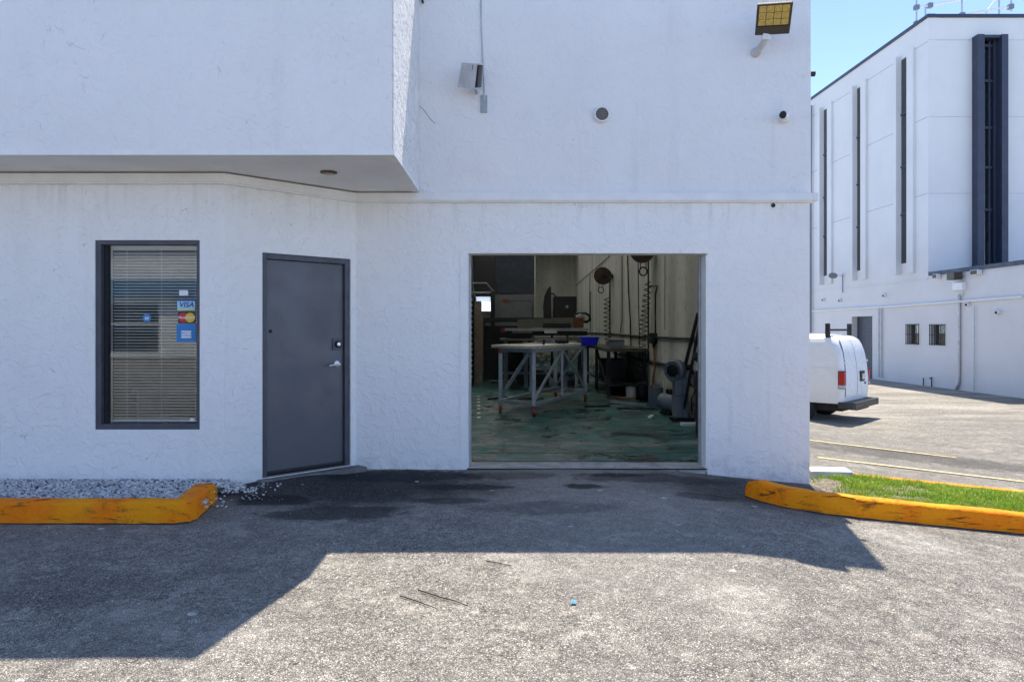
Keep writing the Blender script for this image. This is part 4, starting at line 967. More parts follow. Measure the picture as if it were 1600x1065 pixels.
for (xs_, ys_, lab, R2) in ((939, 453, 'loop of hose end under the far hose reel', .09), (1005, 424, 'loop of hose end under the near hose reel', .085)):
    c = W(xs_, ys_, .25); mb = MB(); mb.tube([(c.x+R2*math.cos(a_)*.9, c.y, c.z+R2*math.sin(a_)) for a_ in np.linspace(0, 2*math.pi, 24, endpoint=False)], .016, 6, closed=True)
    mb.tube([(c.x-R2*.7, c.y, c.z+R2*.7), (c.x-R2*.7, c.y, c.z+.35)], .012, 5); mb.tube([(c.x+R2*.7, c.y, c.z+R2*.7), (c.x+R2*.7, c.y, c.z+.35)], .012, 5)
    tag(mb.build('hose_loop', 'black', smooth=True), lab, 'hose')
wall_pipe('air_pipe', [(922, 428), (921, 470), (922, 500)], .014, 'black', 'black hose drooping left of the far hose reel', 'hose', .2)
wall_pipe('air_pipe', [(953, 425), (953, 520)], .022, 'black', 'black vertical air pipe right of the far hose reel', 'pipe', .1)
wall_pipe('air_pipe', [(997, 400), (998, 480), (1000, 560)], .011, 'black', 'thin black hose left of the near coiled hose', 'hose', .15)
wall_pipe('air_pipe', [(1013, 395), (1013, 530), (1013, 563)], .018, 'black', 'black vertical air pipe behind the near coiled hose', 'pipe', .08)
wall_pipe('wall_bracket', [(1013, 447), (1027, 447), (1024, 460), (1024, 530), (1021, 545)], .016, 'black', 'black hooked pipe on the wall right of the near coiled hose', 'pipe', .05)
tag(MB().box(tuple(W(1016, 536, .14)), tuple(W(1022, 520, .0)+Vector((.0, .0, .0)))).build('valve_box', 'black'), 'black valve box where the pipes meet on the right wall', 'valve')
# bench against right wall
t = thing('wall_bench', 'dark steel bench with open legs against the right wall', 'bench', (2.45, 8.9, 0))
MB().box((-.45, -1.2, .98), (.43, 3.2, 1.05)).build('bench_top', plain('bench_brown', (.07, .065, .05), .7), t)
for (sx, sy) in ((-.40, -1.15), (.36, -1.15), (-.40, 1.0), (.36, 1.0), (-.4, 3.1), (.36, 3.1)): MB().box((sx-.035, sy-.035, 0), (sx+.035, sy+.035, .98)).build('leg', 'machine_dark', t)
MB().bar((-.38, -1.1, .12), (-.38, 1.0, .9), .04, .05).build('brace', 'machine_dark', t); MB().box((-.40, -1.15, .25), (.4, 3.1, .30)).build('lower_shelf', 'dark', t)
MB().box((-.3, .3, .31), (.2, 1.4, .75)).build('stored_crate', 'dark', t)
# pedestal grinder
d = 11.5; a = I(1064, 655, d); t = thing('pedestal_grinder', 'grey blue pedestal machine with a round guard by the right wall', 'machine', (a.x, a.y, 0))
MB().prism([(-.12, -.11), (.10, -.11), (.10, .12), (-.12, .12)], .05, .72).build('pedestal', 'machine', t, bevel=.02)
MB().box((-.121, -.115, .40), (.101, -.109, .408)).box((-.01, -.115, .05), (-.004, -.109, .66)).build('panel_seam', 'dark', t)
MB().box((-.16, -.16, 0), (.18, .18, .05)).build('base_plate', 'machine_dark', t)
mb = MB(); ax = Vector((-.75, -.75, 0)).normalized(); mb.lathe([(.06, -.14), (.16, -.10), (.18, -.07), (.18, .02), (.15, .05), (.135, .03), (.05, .03)], (-.12, -.06, .80), ax, 28); mb.build('guard', 'machine', t, smooth=True)
mb = MB(); mb.lathe([(.10, .031), (.10, .06), (.03, .07)], (-.12, -.06, .80), ax, 22); mb.build('wheel', 'machine_dark', t, smooth=True)
mb = MB(); [mb.cyl(tuple(Vector((-.12, -.06, .80))+ax*.035+Vector((ax.y*-1, ax.x, 0))*.115*math.cos(k)+Vector((0, 0, 1))*.115*math.sin(k)), tuple(Vector((-.12, -.06, .80))+ax*.058+Vector((ax.y*-1, ax.x, 0))*.115*math.cos(k)+Vector((0, 0, 1))*.115*math.sin(k)), .014, 8) for k in np.arange(0, 6.2, .785)]
mb.build('guard_bolt', 'steel', t)
mb = MB(); mb.tube([(.0, .06, .82), (.14, .1, .80), (.17, .1, .72)], [.09, .10, .07], 14); mb.build('motor', 'machine_dark', t, smooth=True)
MB().box((.02, -.09, .55), (.16, .08, .80)).build('switch_box', 'machine', t, bevel=.015)
mb = MB(); mb.tube([(.12, -.1, .6), (.2, -.12, .5), (.13, -.13, .33), (.15, -.1, .1)], .012, 6); mb.build('cable', 'black', t, smooth=True)
d = 9.7; a = I(1093, 660, d); t = thing('upright_extinguisher_post', 'black post with a green and cream label just inside the right jamb', 'post', (a.x-.005, a.y, 0))
t.name = 'black_post'
MB().box((-.035, -.02, 0), (.06, .06, .90)).build('post', 'dark', t); MB().box((-.045, -.024, .90), (.06, .06, 1.02)).build('label_panel', 'cream', t); MB().box((.0, -.026, .90), (.05, -.0245, 1.0)).build('label_print', 'green_label', t)
mb = MB(); mb.lathe([(.03, 0), (.09, .02), (.10, .06), (.07, .12), (.02, .13)], (-.0, 0, 1.02), (0, 0, 1), 18); mb.build('cap', 'black', t, smooth=True)
# poles leaning
for k, (x0, y0, x1, y1, lab) in enumerate(((1091, 489, 1076, 585, 'nearer dark pole leaning on the right wall above the grinder'), (1096, 489, 1083, 583, 'farther dark pole leaning on the right wall above the grinder'))):
    p = W(x0, y0, .03+.02*k); q_ = I(x1, y1+95, 11.2+.3*k)
    q_ = Vector((2.62+.1*k, p.y+.6, 0)); tag(MB().tube([tuple(p), tuple(q_)], .03-.006*k, 8).build('leaning_pole', 'machine_dark'), lab, 'pole')
MB_ = MB(); p = I(1095, 657, 10.4)
tag(MB().box((2.55, 3.3, 0), (2.86, 3.42, .05)).build('scrap_block', 'white_pvc', bevel=.01), 'small pale block on the floor beside the grinder base', 'block')
tag(MB().bar((1.95, 6.6, .03), (2.55, 6.1, .03), .07, .04).build('pipe_offcut', 'galv'), 'pale pipe offcut on the floor by the right wall', 'offcut')
def place(name, label, cat, x, y, rz=0.): return thing(name, label, cat, (x, y, 0), rz)
for (x, y, h_, r_, m_, lab) in ((2.72, 6.1, .36, .14, 'machine', 'grey bucket on the floor by the right wall, nearest the grinder'), (2.70, 7.4, .30, .13, 'machine_dark', 'dark paint can standing by the right wall before the bench'), (2.55, 7.9, .24, .11, 'white_pvc', 'small pale paint can standing in front of the wall bench')):
    t = place('paint_can', lab, 'can', x, y)
    mb = MB(); mb.lathe([(r_*.95, 0), (r_, .01), (r_, h_), (r_*.93, h_), (r_*.9, h_-.03)], (0, 0, 0), (0, 0, 1), 18); mb.build('can_body', m_, t, smooth=True)
    a_ = np.linspace(0, math.pi, 9); MB().tube([(r_*math.cos(q), 0, h_-.02+.08*math.sin(q)) for q in a_], .005, 5).build('handle', 'steel', t)
t = place('motor_unit', 'blue grey electric motor with a round end lying between grinder and right wall', 'motor', 2.74, 4.85, .3)
mb = MB(); mb.lathe([(.10, -.22), (.15, -.2), (.16, -.1), (.16, .14), (.12, .2)], (0, 0, .20), (.3, -1, 0), 20); mb.build('casing', 'machine', t, smooth=True)
mb = MB(); mb.lathe([(.03, .2), (.03, .3)], (0, 0, .20), (.3, -1, 0), 12); mb.build('shaft', 'steel', t)
MB().box((-.15, -.15, 0), (.15, .15, .05)).build('foot', 'machine_dark', t, bevel=.01); MB().box((-.07, -.08, .35), (.07, .08, .43)).build('terminal_box', 'machine_dark', t, bevel=.01)
for k in range(3):
    x0, y0 = ((1.7, 5.4), (2.3, 5.6), (.2, 7.5))[k]; pts_ = []
    for i in range(40): q = i*.5; rr_ = .14+.05*math.sin(q*.7+k)+.004*i; pts_.append((x0+rr_*math.cos(q)*1.5, y0+rr_*math.sin(q)*.7, .012+.002*(i % 5)))
    if k: tag(MB().tube(pts_, .008, 5).build('cable_heap', 'black', smooth=True), ('', 'loose heap of black cable on the floor by the right wall', 'tangled black cable lying on the floor behind the rolling table')[k], 'cable')
for (x, y, a_, l_, m_, lab) in ((1.6, 6.0, .3, .5, 'machine_dark', 'dark steel offcut on the shop floor right of the rolling table'), (2.1, 5.2, -.5, .35, 'steel', 'short bright steel offcut near the right wall'), (1.0, 8.5, .1, .9, 'wood', 'pale timber batten on the floor behind the rolling table'),
        (-.3, 7.6, .9, .6, 'machine_dark', 'dark bar lying on the floor left behind the rolling table'), (2.3, 4.4, 1.2, .22, 'ply', 'scrap of pale board on the floor near the grinder base')):
    t = MB().box((-l_/2, -.03, 0), (l_/2, .03, .03)).build('offcut', m_, bevel=.003); t.location = (x, y, 0); t.rotation_euler = (0, 0, a_); tag(t, lab, 'offcut')
for i, (x, y, z_, w_, d_, h_, m_, lab) in enumerate(((.25, 10.3, 1.36, .5, .3, .12, 'beam', 'olive parts tray on the bed of the cutting machine'), (.95, 10.2, 1.36, .3, .3, .08, 'white_pvc', 'small white tray on the bed of the cutting machine'), (2.3, 8.3, 1.051, .3, .25, .18, 'machine', 'grey toolbox on the front end of the wall bench'),
        (2.45, 9.6, 1.051, .4, .3, .12, 'cardboard', 'open cardboard carton on the wall bench behind the toolbox'))):
    t = thing('parts_tray' if i < 2 else ('toolbox' if i == 2 else 'carton'), lab, 'tray' if i < 2 else ('toolbox' if i == 2 else 'carton'), (x, y, z_))
    MB().box((-w_/2, -d_/2, 0), (w_/2, d_/2, h_)).build('tray_body' if i < 2 else 'box_body', m_, t, bevel=.008)
    MB().box((-w_/2-.01, -d_/2-.01, h_*.8), (w_/2+.01, d_/2+.01, h_*.9)).build('rim', 'machine_dark', t)
# wall sign/oval on the partition
p = I(790, 470, 32.0-.06); t = thing('oval_sign', 'faded orange oval sign on the grey panel at the back of the shop', 'sign', (p.x, 24.49, p.z))
mb = MB(); mb.lathe([(.16, 0), (.16, .015)], (0, 0, 0), (0, -1, 0), 24); mb.build('plate', 'rust', t, M4=Matrix.Diagonal((1.1, 1, .55, 1)))
mb = MB(); mb.tube([(.18, -.01, -.0), (.9, -.01, .02), (1.15, -.01, -.03), (1.2, -.01, -.2), (1.2, -.01, -1.)], .012, 5); mb.build('cable', 'black', t)

# ---------------------------------------------------------------- right lot: far building
FS = -.035
def fw(d, z, off=0.): return Vector((16.6+FS*(d-23.2)-off, d-DCAM, z))   # point on the far wall at depth d
def fd(x): return 19501/(x-760.8)
def P_far(x, y, off=0.): dd = fd(x); return fw(dd, CAMZ-(y-HOR)*dd/FPX, off)
fb = thing('office_block', 'tall white office block with narrow dark window slots behind the van', 'building', tuple(fw(28.3, -.78)))
fo = Vector(fb.location)
GZF = -1.0
rot = math.atan2(-FS, 1)
def fbox(d0, d1, o0, o1, z0, z1, base):
    """box along the far wall; o is distance out of the wall towards the lot"""
    mb = MB(); vs = []
    for z in (z0, z1):
        for (d, o) in ((d0, o0), (d1, o0), (d1, o1), (d0, o1)):
            p = fw(d, z, o)-base; vs.append(tuple(p))
    mb.add(vs, [(0,3,2,1),(4,5,6,7),(0,1,5,4),(1,2,6,5),(2,3,7,6),(3,0,4,7)]); return mb
ZR = 13.74
slots = [(1287, 1295), (1339, 1347.5), (1408, 1420)]
SL = [(fd(b_), fd(a_)) for a_, b_ in slots]           # (near depth, far depth)
# side wall with real slots
us = lambda u, w_, z: tuple(fw(u, z, -w_)-fo)
wall_mesh(28.3, 40.5, 3.45, ZR, [(n_, f_, 4.2, 12.75) for n_, f_ in SL], .35, us).build('side_wall', 'stucco_far', fb)
dr0, dr1 = fd(1363), fd(1331)
wall_mesh(20.2, 40.5, GZF, 3.449, [(dr0, dr1, GZF, 2.05), (fd(1477), fd(1454), .86, 1.62), (fd(1436), fd(1417), .86, 1.64)], .35, us).build('lower_wall', 'stucco_far', fb)
for n_, f_ in SL:
    fbox(n_-.45, n_, 0.001, .10, 3.75, 12.9, fo).build('fin', 'stucco_far', fb)
    fbox(f_, f_+.2, 0.001, .22, 3.75, 12.9, fo).build('fin', 'stucco_far', fb)
    wn = fbox(n_, f_, -.03, -.01, 4.2, 12.75, fo).build('window', 'glass_dark', fb)
    mb = MB()
    for zz in (6.2, 8.2, 10.4):
        q_ = fbox(n_, f_, -.0095, .03, zz, zz+.08, fo); mb.add(q_.v, q_.f)
    mb.build('mullion', 'navy', wn)
# joint grooves as thin recessed-looking battens between slots
for zz in (12.8-.0, 9.82, 6.8):
    mb = MB()
    edges = [28.32]+[v for n_, f_ in reversed(SL) for v in (n_-.45, f_+.2)]+[40.4]
    for i in range(0, len(edges), 2):
        if zz > 12.75 and 0: continue
        q_ = fbox(edges[i], edges[i+1], .0005, .006, zz, zz+.03, fo); mb.add(q_.v, q_.f)
    mb.build('panel_joint', plain('joint_grey', (.42, .43, .46), .9), fb)
fbox(28.3, 40.5, .001, .03, 3.40, 3.47, fo).build('ledge', 'stucco_far', fb)
# front face of the tall part
cf = fw(28.3, 0)
fxw = lambda u, w_, z: (u-fo.x, cf.y+w_+.0-fo.y, z-fo.z)
us = lambda u, w_, z: tuple(fw(u, z, -w_)-fo)
WA, WB = 18.42, 19.10
wall_mesh(cf.x+.36, 30, 3.2, ZR-.001, [(WA, WB, 4.0, 12.9)], .35, fxw).build('front_wall', 'stucco_far', fb)
mb = MB(); mb.box((cf.x-fo.x+.001, cf.y-fo.y-.012, 3.3-fo.z), (cf.x+.36-fo.x, cf.y-fo.y+.3, ZR-.002-fo.z)); mb.build('corner_pier', 'stucco_far', fb)
for (x0, x1) in ((18.16, 18.42), (19.101, 19.35)):
    MB().box((x0-fo.x, cf.y-.36-fo.y, 3.6-fo.z), (x1-fo.x, cf.y-.001-fo.y, 12.95-fo.z)).build('window_fin', 'navy', fb)
wn = MB().box((WA-fo.x, cf.y+.15-fo.y, 4.0-fo.z), (WB-fo.x, cf.y+.17-fo.y, 12.9-fo.z)).build('window', 'glass_far', fb)
MB().box((WB-.10-fo.x, cf.y-.02-fo.y, 4.0-fo.z), (WB+.0008-fo.x, cf.y+.149-fo.y, 12.9-fo.z)).build('window_reveal', 'navy', fb)
MB().box((18.421-fo.x, cf.y-.30-fo.y, 12.84-fo.z), (19.10-fo.x, cf.y-.001-fo.y, 12.949-fo.z)).build('window_head', 'navy', fb)
mb = MB()
for yy in (72, 127, 200, 262, 328): z_ = CAMZ+(HOR-yy)*28.4/FPX; mb.box((WA-fo.x, cf.y+.05-fo.y, z_-.05-fo.z), (WB-fo.x, cf.y+.14-fo.y, z_+.05-fo.z))
mb.box((WB-.24-fo.x, cf.y+.06-fo.y, 4.0-fo.z), (WB-.17-fo.x, cf.y+.14-fo.y, 12.9-fo.z)).build('mullion', 'navy', wn)
MB().box((WA+.03-fo.x, cf.y+.25-fo.y, CAMZ+(HOR-224)*.02536-fo.z), (WA+.45-fo.x, cf.y+.26-fo.y, CAMZ+(HOR-202)*.02536-fo.z)).build('paper_shade', 'p_white', wn)
MB().box((WA+.2-fo.x, cf.y+.25-fo.y, CAMZ+(HOR-258)*.02536-fo.z), (WA+.42-fo.x, cf.y+.26-fo.y, CAMZ+(HOR-251)*.02536-fo.z)).build('paper_shade', 'cream', wn)
MB().box((WA-.3-fo.x, cf.y+2.2-fo.y, 3.2-fo.z), (WB+.3-fo.x, cf.y+2.3-fo.y, 13-fo.z)).build('inner_wall', 'interior_dark', fb)
fbox(28.5, 40, -2.6, -2.5, 3.8, 13, fo).build('inner_wall', 'interior_dark', fb)
mb = MB()
for zz in (12.85, 9.82, 6.8):
    mb.box((cf.x+.02-fo.x, cf.y-.017-fo.y, zz-fo.z), (18.15-fo.x, cf.y-.0005-fo.y, zz+.025-fo.z)); mb.box((19.36-fo.x, cf.y-.006-fo.y, zz-fo.z), (30-fo.x, cf.y-.0005-fo.y, zz+.025-fo.z))
mb.build('panel_joint', plain('joint_grey', (.5, .51, .53), .9), fb)
# navy coping, roofs
q_ = fbox(28.2, 40.6, -.25, .07, ZR, ZR+.12, fo); q_.box((cf.x-.07-fo.x, cf.y-.08-fo.y, ZR+.001-fo.z), (30-fo.x, cf.y+.25-fo.y, ZR+.119-fo.z)); q_.build('coping', 'navy', fb)
fbox(28.35, 40.4, -12, -.02, ZR-.3, ZR-.05, fo).build('roof', 'concrete', fb)
fbox(40.41, 40.5, -12, -.02, GZF, ZR, fo).build('rear_wall', 'stucco_far', fb)
fbox(20.0, 28.18, -.3, .06, 3.55, 3.70, fo).build('low_coping', 'navy', fb)
fbox(20.2, 28.28, -.35, -.001, 3.45, 3.56, fo).build('low_parapet', 'stucco_far', fb)
fbox(20.2, 28.25, -12, -.36, 3.2, 3.35, fo).build('low_roof', 'concrete', fb)
fbox(20.0, 20.19, -12, 0, GZF, 3.55, fo).build('low_end_wall', 'stucco_far', fb)
# roller door and barred windows
rd = fbox(dr0, dr1, -.30, -.27, GZF, 2.05, fo).build('roller_door', 'navy', fb)
s0 = fbox(dr0+.01, dr1-.01, -.269, -.245, 0, .08, fo+Vector((0, 0, 0))).build('slat', plain('roller_slat', (.04, .045, .06), .5), rd)
for i in range(1, 20): dup_part(s0, rd, (0, 0, .14*i-.75))
s0.location = (0, 0, -.75)
for (xa, xb, z0, z1) in ((1454, 1477, .86, 1.62), (1417, 1436, .86, 1.64)):
    n_, f_ = fd(xb), fd(xa)
    wn = fbox(n_, f_, -.2, -.18, z0, z1, fo).build('window', 'glass_dark', fb)
    fbox(n_-.1, f_+.1, -1.2, -1.1, z0-.2, z1+.2, fo).build('inner_wall', 'interior_dark', fb)
    mb = MB()
    for i in range(7): dd = n_+(f_-n_)*i/6; mb.tube([tuple(fw(dd, z0-.03, .04)-fo), tuple(fw(dd, z1+.03, .04)-fo)], .016, 5)
    for zz in (z0, (z0+z1)/2, z1): mb.tube([tuple(fw(n_-.04, zz, .04)-fo), tuple(fw(f_+.04, zz, .04)-fo)], .014, 5)
    mb.build('security_bar', 'black', wn)
# wall hardware on the far building: pipes
def far_pipe(pts, r, mat, label, cat='pipe', name='wall_pipe', off=.06, n=7):
    return tag(MB().tube([tuple(P_far(x, y, off)) for x, y in pts], r, n).build(name, mat, smooth=True), label, cat)
far_pipe([(1256, 486.8), (1400, 478.5), (1600, 463.5)], .045, 'white_pvc', 'long white pipe running along the far building above its windows')
far_pipe([(1375, 481), (1375, 589)], .03, 'galv', 'left one of a pair of grey pipes beside the roller door')
far_pipe([(1379, 481), (1379, 590)], .03, 'galv', 'right one of a pair of grey pipes beside the roller door')
far_pipe([(1501, 460), (1501, 590), (1500, 600), (1496, 608)], .05, 'galv', 'grey downpipe below the brown floodlight on the far building')
far_pipe([(1525, 478), (1524, 611)], .018, 'galv', 'thin vertical pipe right of the downpipe on the far building')
far_pipe([(1271, 165), (1270, 300), (1270, 520)], .06, 'machine', 'grey pipe at the far left edge of the office block', off=.12)
far_pipe([(1445, 590), (1445, 602)], .02, 'black', 'left small hose tap stub low on the far wall', 'tap', 'tap')
far_pipe([(1455, 591), (1458, 589), (1458, 604)], .022, 'black', 'right taller hose tap stub low on the far wall', 'tap', 'tap')
far_pipe([(1318, 428), (1318, 457)], .02, 'machine', 'short grey conduit under the arm lamp', off=.05)
# lamps and boxes on the far wall
def far_thing(name, label, cat, x, y, off=.0): return thing(name, label, cat, tuple(P_far(x, y, off)), rot)
t = far_thing('arm_lamp', 'round lamp on a bent arm above the roller door', 'wall light', 1316, 431)
mb = MB(); mb.tube([(0, 0, 0), (-.3, -.1, .05), (-.5, -.1, .02)], .03, 6); mb.build('arm', 'white_pvc', t)
mb = MB(); mb.lathe([(.08, 0), (.2, .08), (.2, .14)], (-.5, -.1, .1), (-.3, -.4, -.8), 16); mb.build('shade', 'machine', t, smooth=True)
t = far_thing('area_floodlight', 'brown square floodlight above a white junction box on the far building', 'wall light', 1503, 432)
MB().box((-.44, -.22, -.12), (-.12, .22, .15)).build('housing', 'bronze', t, bevel=.02); MB().box((-.12, -.05, -.05), (0, .05, .05)).build('arm', 'bronze', t)
t = far_thing('junction_box', 'white junction box below the brown floodlight', 'junction box', 1502, 447)
MB().box((-.16, -.28, -.15), (0, .28, .14)).build('box_body', 'white_pvc', t, bevel=.02); MB().tube([(-.08, -.2, -.15), (-.08, -.22, -.3), (-.06, .0, -.4)], .02, 6).build('cable', 'galv', t)
for (x, y, s_, m_, lab) in ((1468, 432, .13, 'bronze', 'small square flood lamp left of the brown floodlight'), (1530, 426, .2, 'bronze', 'small dark flood lamp right of the brown floodlight under the coping')):
    t = far_thing('small_floodlight', lab, 'wall light', x, y); MB().box((-.2, -s_, -.08), (-.03, s_, .10)).build('housing', 'white_pvc', t, bevel=.01); MB().box((-.215, -s_*.8, -.06), (-.201, s_*.8, .08)).build('lens', m_, t)
for (x, y, lab) in ((1383, 461, 'small white eyeball lamp above the long pipe, right of the roller door'), (1560, 487, 'white eyeball lamp below the long pipe near the right edge'), (1513, 475, 'white camera under the long pipe beside the downpipe'),
                    (1288, 468, 'small white eyeball lamp nearest the building corner, above the van'), (1314, 469, 'small white eyeball lamp above the van roof rack')):
    t = far_thing('eyeball_lamp', lab, 'wall light', x, y)
    mb = MB(); mb.lathe([(.09, 0), (.10, .05), (.08, .12), (.05, .16)], (0, 0, 0), (-1, -.5, -.2), 14); mb.build('lamp_body', 'white_pvc', t, smooth=True)
    mb = MB(); mb.lathe([(.045, .161), (.04, .17)], (0, 0, 0), (-1, -.5, -.2), 12); mb.build('lens', 'dark', t, smooth=True)
# rooftop pipe frame
t = thing('roof_antenna_frame', 'white pipe antenna frame standing on the office block roof', 'antenna', tuple(fw(29.5, ZR)))
a0 = Vector(t.location)
def RF(x, y, d=29.5): return tuple(I(x, y, d)-a0)
for pts in (((1432, 12, 30), (1453, 9, 30), (1503, 0, 30), (1540, -6, 30)), ((1432, 36, 30), (1470, 30, 30)), ((1503, 25, 29), (1540, 17, 29), (1580, 11, 29)), ((1536, 27, 29), (1545, 15, 29), (1556, 0, 29), (1565, -14, 29))):
    MB().tube([RF(*p) for p in pts], .045, 7).build('rail', 'white_pvc', t)
for (x, y0, y1, d_) in ((1432, -2, 44, 30), (1446, 8, 40, 30), (1503, -6, 40, 29.5), (1561, -8, 40, 29), (1580, -4, 18, 29)):
    MB().tube([RF(x, y0, d_), RF(x, y1, d_)], .035, 7).build('post', 'galv', t)
for (x, y, d_) in ((1432, 12, 30), (1432, 37, 30), (1453, 9, 30), (1503, 24, 29.3), (1579, 11, 29)):
    p = RF(x, y, d_); MB().box((p[0]-.09, p[1]-.09, p[2]-.09), (p[0]+.09, p[1]+.09, p[2]+.09)).build('clamp', 'machine', t)
# sliver of the next roof seen past the facade corner
# ---------------------------------------------------------------- van
van = thing('cargo_van', 'white cargo van with black roof rack parked past the building corner', 'van', (8.52, 17.72-DCAM, g(8.6, 10.2)-.03), math.atan2(.675, -.738))
lev = [(.50, .02, .985, 5.15), (.62, 0., .995, 5.2), (.95, -.01, 1.0, 5.2), (1.10, -.01, .995, 5.15), (1.20, 0., .985, 4.2), (1.45, .02, .97, 3.95), (1.70, .06, .945, 3.8), (1.90, .12, .91, 3.65), (2.03, .19, .87, 3.5), (2.09, .27, .80, 3.4), (2.135, .42, .62, 3.25), (2.155, .8, .3, 3.0)]
def rr(x0, x1, hw, r, n=6):
    pts = []
    for (cx, cy, a0_) in ((x0+r, -hw+r, 180), (x1-r, -hw+r, 270), (x1-r, hw-r, 0), (x0+r, hw-r, 90)):
        for i in range(n+1): a_ = R(a0_+90*i/n); pts.append((cx+r*math.cos(a_), cy+r*math.sin(a_)))
    return pts
mb = MB(); rings = []
for (z, xr, hw, xf) in lev:
    r_ = .13 if z < 1.9 else .2
    rings.append([(px, py, z) for px, py in rr(xr, xf, hw, min(r_, hw*.9))])
n = len(rings[0]); fs = [(i*n+j, i*n+(j+1) % n, (i+1)*n+(j+1) % n, (i+1)*n+j) for i in range(len(rings)-1) for j in range(n)]
fs += [tuple(reversed(range(n))), tuple((len(rings)-1)*n+j for j in range(n))]
mb.add([p for r_ in rings for p in r_], fs); body = mb.build('body', 'van', van, smooth=35)
cut = MB()
for xx in (1.06, 4.45):
    for sy in (-1, 1): cut.cyl((xx, sy*.62, .44), (xx, sy*1.15, .44), .46, 32)
    cut.box((xx-.46, -1.15, .2), (xx+.46, -.62, .44)); cut.box((xx-.46, .62, .2), (xx+.46, 1.15, .44))
co = cut.build('cut', 'black'); co.parent = van
bm_ = body.modifiers.new('b', 'BOOLEAN'); bm_.object = co; bm_.operation = 'DIFFERENCE'; bm_.solver = 'EXACT'; 
bpy.context.view_layer.update(); dg = bpy.context.evaluated_depsgraph_get(); me2 = bpy.data.meshes.new_from_object(body.evaluated_get(dg))
body.modifiers.clear(); body.data = me2; bpy.data.objects.remove(co)
def rx(z):
    for (a_, b_) in zip(lev[:-1], lev[1:]):
        if a_[0] <= z <= b_[0]: t_ = (z-a_[0])/(b_[0]-a_[0]); return a_[1]+(b_[1]-a_[1])*t_, a_[2]+(b_[2]-a_[2])*t_
    return lev[-1][1:3]
for sgn in (1, -1):
    mb = MB()
    def fn(u, v, off):
        z = .66+(2.02-.66)*v; x, hw = rx(z); y = .016+(hw-.15-.016)*u
        return (x-off-.003*0, sgn*y, z)
    mb.grid(lambda u, v: fn(u, v, .012), 4, 14); mb.grid(lambda u, v: fn(u, v, -.01), 4, 14)
    k = 5*15; w5 = 5
    bnd = [i for i in range(5)]+[w5*j+4 for j in range(1, 15)]+[w5*14+i for i in range(3, -1, -1)]+[w5*j for j in range(13, 0, -1)]
    mb.add([], []); mb.f += [(bnd[i], bnd[(i+1) % len(bnd)], bnd[(i+1) % len(bnd)]+k, bnd[i]+k) for i in range(len(bnd))]; mb.mi += [0]*len(bnd)
    dr = mb.build('rear_door', 'van', van, smooth=30)
    if sgn == -1:
        MB().box((-.045, -.50, .98), (-.014, -.18, 1.24)).build('plate_holder', 'black', dr, bevel=.01)
        MB().box((-.048, -.47, 1.03), (-.0455, -.30, 1.17)).build('licence_plate', 'cream', dr)
        MB().box((-.035, -.62, .90), (-.014, -.54, .96)).build('latch', 'black', dr, bevel=.004)
    else:
        MB().box((-.016, .55, .93), (-.0125, .75, .965)).build('badge', 'machine', dr); MB().box((-.016, .60, 1.02), (-.0125, .68, 1.05)).build('badge', 'machine', dr)
    for zz in (.82, 1.45): MB().box((-.018, sgn*.82-.015, zz), (.03, sgn*.84+.015, zz+.06)).build('hinge', 'van', dr)
for sy, fr in ((0, 0), (1, 1), (-1, 1)):
    mb = MB(); mb.grid(lambda u, v: ((lambda q: (q[0]-.006, (sy*(q[1]-.135) if fr else 0)+(u-.5)*.03, .66+1.37*v))(rx(.66+1.37*v))), 1, 16)
    mb.build('door_seal', 'black', van, fix=False)
for sy in (-1, 1): MB().box((.45, sy*.93-.01, 2.02), (3.3, sy*.93+.01, 2.035)).build('roof_gutter', 'galv', van)
for sgn in (1, -1):
    mb = MB(); y0, y1 = (.875, 1.008) if sgn == 1 else (-.996, -.875)
    mb.box((-.028, min(y0, y1), .95), (.11, max(y0, y1), 1.27)); mb.build('tail_lamp', 'tail', van, bevel=.015)
    mb = MB(); mb.box((-.030, min(y0, y1)+.002, .875), (.108, max(y0, y1)+.001, .949)); mb.build('reversing_lamp', plain('clear_lens', (.5, .5, .5), .2), van, bevel=.01)
    mb = MB(); mb.box((-.024, min(y0, y1)+.001, .86), (.118, max(y0, y1)-.006, 1.285)); mb.build('lamp_gasket', 'black', van)
mb = MB(); mb.prism([(-.26, -.90), (-.26, .90), (-.19, .97), (.12, 1.01), (.12, -1.01), (-.19, -.97)], .38, .545); mb.build('bumper', 'bumper', van, bevel=.02)
MB().box((-.15, -.45, .32), (.0, .45, .419)).build('hitch_step', 'black', van)
MB().box((.1, -.75, .30), (4.9, .75, .52)).build('underbody', 'black', van)
for xx in (1.06, 4.45):
    for sy in (-1, 1):
        mb = MB(); mb.lathe([(.22, -.12), (.34, -.125), (.37, -.09), (.37, .09), (.34, .125), (.22, .12)], (xx, sy*.84, .37), (0, 1, 0), 32)
        wh = mb.build('wheel', 'tyre', van, smooth=40)
        mb = MB(); mb.lathe([(.22, .08), (.2, .085), (.12, .06), (.06, .10), (.03, .10)], (xx, sy*.84, .37), (0, sy, 0), 24); mb.build('rim', 'galv', wh, smooth=True)
MB().box((.13, .990, 1.34), (3.2, .998, 1.352)).build('side_crease', 'van', van)
for xx in (.42, 2.4):
    MB().bar((xx, -.85, 2.26), (xx, .85, 2.26), .05, .05).build('rack_bar', 'black', van)
    for sy in (-1, 1): MB().box((xx-.05, sy*.80-.045, 2.02), (xx+.05, sy*.80+.045, 2.42)).build('rack_upright', 'black', van, bevel=.01); MB().box((xx-.06, sy*.80-.06, 1.99), (xx+.06, sy*.80+.06, 2.07)).build('rack_foot', 'white_pvc', van)
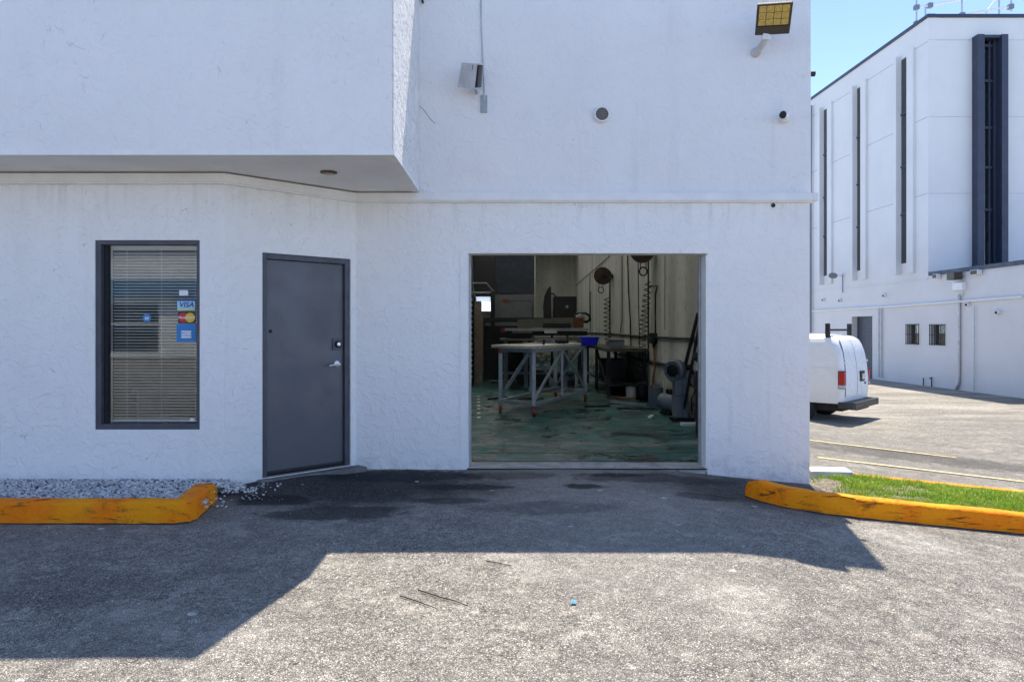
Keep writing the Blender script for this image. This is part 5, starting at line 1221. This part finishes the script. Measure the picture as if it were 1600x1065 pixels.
# front end, out of view but finished: screen, side window, headlamps
def glass_quad(pts, name, par):
    mb = MB(); mb.add(pts, [(0, 1, 2, 3)]); o = mb.build(name, 'dark', par, fix=False); return o
glass_quad([(4.19, -.8, 1.22), (4.19, .8, 1.22), (3.66, .74, 1.83), (3.66, -.74, 1.83)], 'windscreen', van)
for sy in (-1, 1):
    glass_quad([(3.0, sy*.99, 1.22), (3.85, sy*.99, 1.22), (3.6, sy*.915, 1.75), (3.0, sy*.915, 1.75)], 'side_window', van)
    MB().box((5.14, sy*.8-.12, .8), (5.22, sy*.8+.12, 1.0)).build('headlamp', 'galv', van)

# ---------------------------------------------------------------- ground litter
def twig(pts, r, label):
    P = [(x, y, g(x, y)+r+.004) for x, y in pts]; tag(MB().tube(P, [r*(1-.5*i/len(P)) for i in range(len(P))], 5).build('twig', 'twig'), label, 'twig')
def G(x, y):
    h = CAMZ
    for _ in range(6): d = FPX*h/(y-HOR); X = (x-800)*d/FPX; h = CAMZ-g(X, d-DCAM)
    return (X, d-DCAM)
twig([G(653, 923), G(675, 930), G(690, 935), G(710, 940), G(731, 948)], .0042, 'longer dark twig lying on the sunlit asphalt, upper of two')
twig([G(625, 932), G(650, 940), G(684, 953)], .0036, 'shorter dark twig lying on the sunlit asphalt, lower of two')
twig([G(760, 877), G(776, 880), G(800, 885)], .003, 'thin dark stalk on the sunlit asphalt just below the shadow edge')
mb = MB(); x, y = G(896, 943); mb.add([(x-.02, y-.012, g(x, y)+.012), (x+.012, y-.018, g(x, y)+.01), (x+.02, y+.012, g(x, y)+.016), (x-.006, y+.02, g(x, y)+.02), (x, y, g(x, y)+.022)], [(0, 1, 4), (1, 2, 4), (2, 3, 4), (3, 0, 4)])
tag(mb.build('paper_scrap', 'bluebit', fix=False), 'small crumpled blue scrap on the sunlit asphalt', 'litter')
mb = MB(); x, y = G(270, 759); mb.tube([(x-.07, y, .115), (x, y+.01, .12), (x+.08, y-.02, .112)], .008, 5)
tag(mb.build('twig', 'twig'), 'dark dead leaf stalk lying on the gravel bed', 'twig')

# ---------------------------------------------------------------- building across the street (seen as a reflection in the shop window)
ob = thing('shopfront_building', 'long pale shop building with a blue fascia across the lot, mirrored in the shop window', 'building', (0, -36, -.2))
MB().box((-38, -9, 0), (30, 0, 6.4)).build('wall', plain('shopfront_wall', (.74, .73, .70), .85, var=.12, scale=.5), ob)
MB().box((-38.2, .002, 3.5), (30.2, .5, 4.5)).build('fascia', plain('fascia_blue', (.05, .16, .30), .5), ob)
MB().box((-38.3, -9.2, 6.4), (30.3, .25, 6.65)).build('roof', 'trim', ob)
for i in range(11): 
    MB().box((-36+6*i, .003, .4), (-32.6+6*i, .05, 3.1)).build('shop_window', 'dark', ob)
    MB().box((-36.1+6*i, .051, 1.9), (-32.5+6*i, .09, 2.0)).build('window_frame', 'white_pvc', ob)
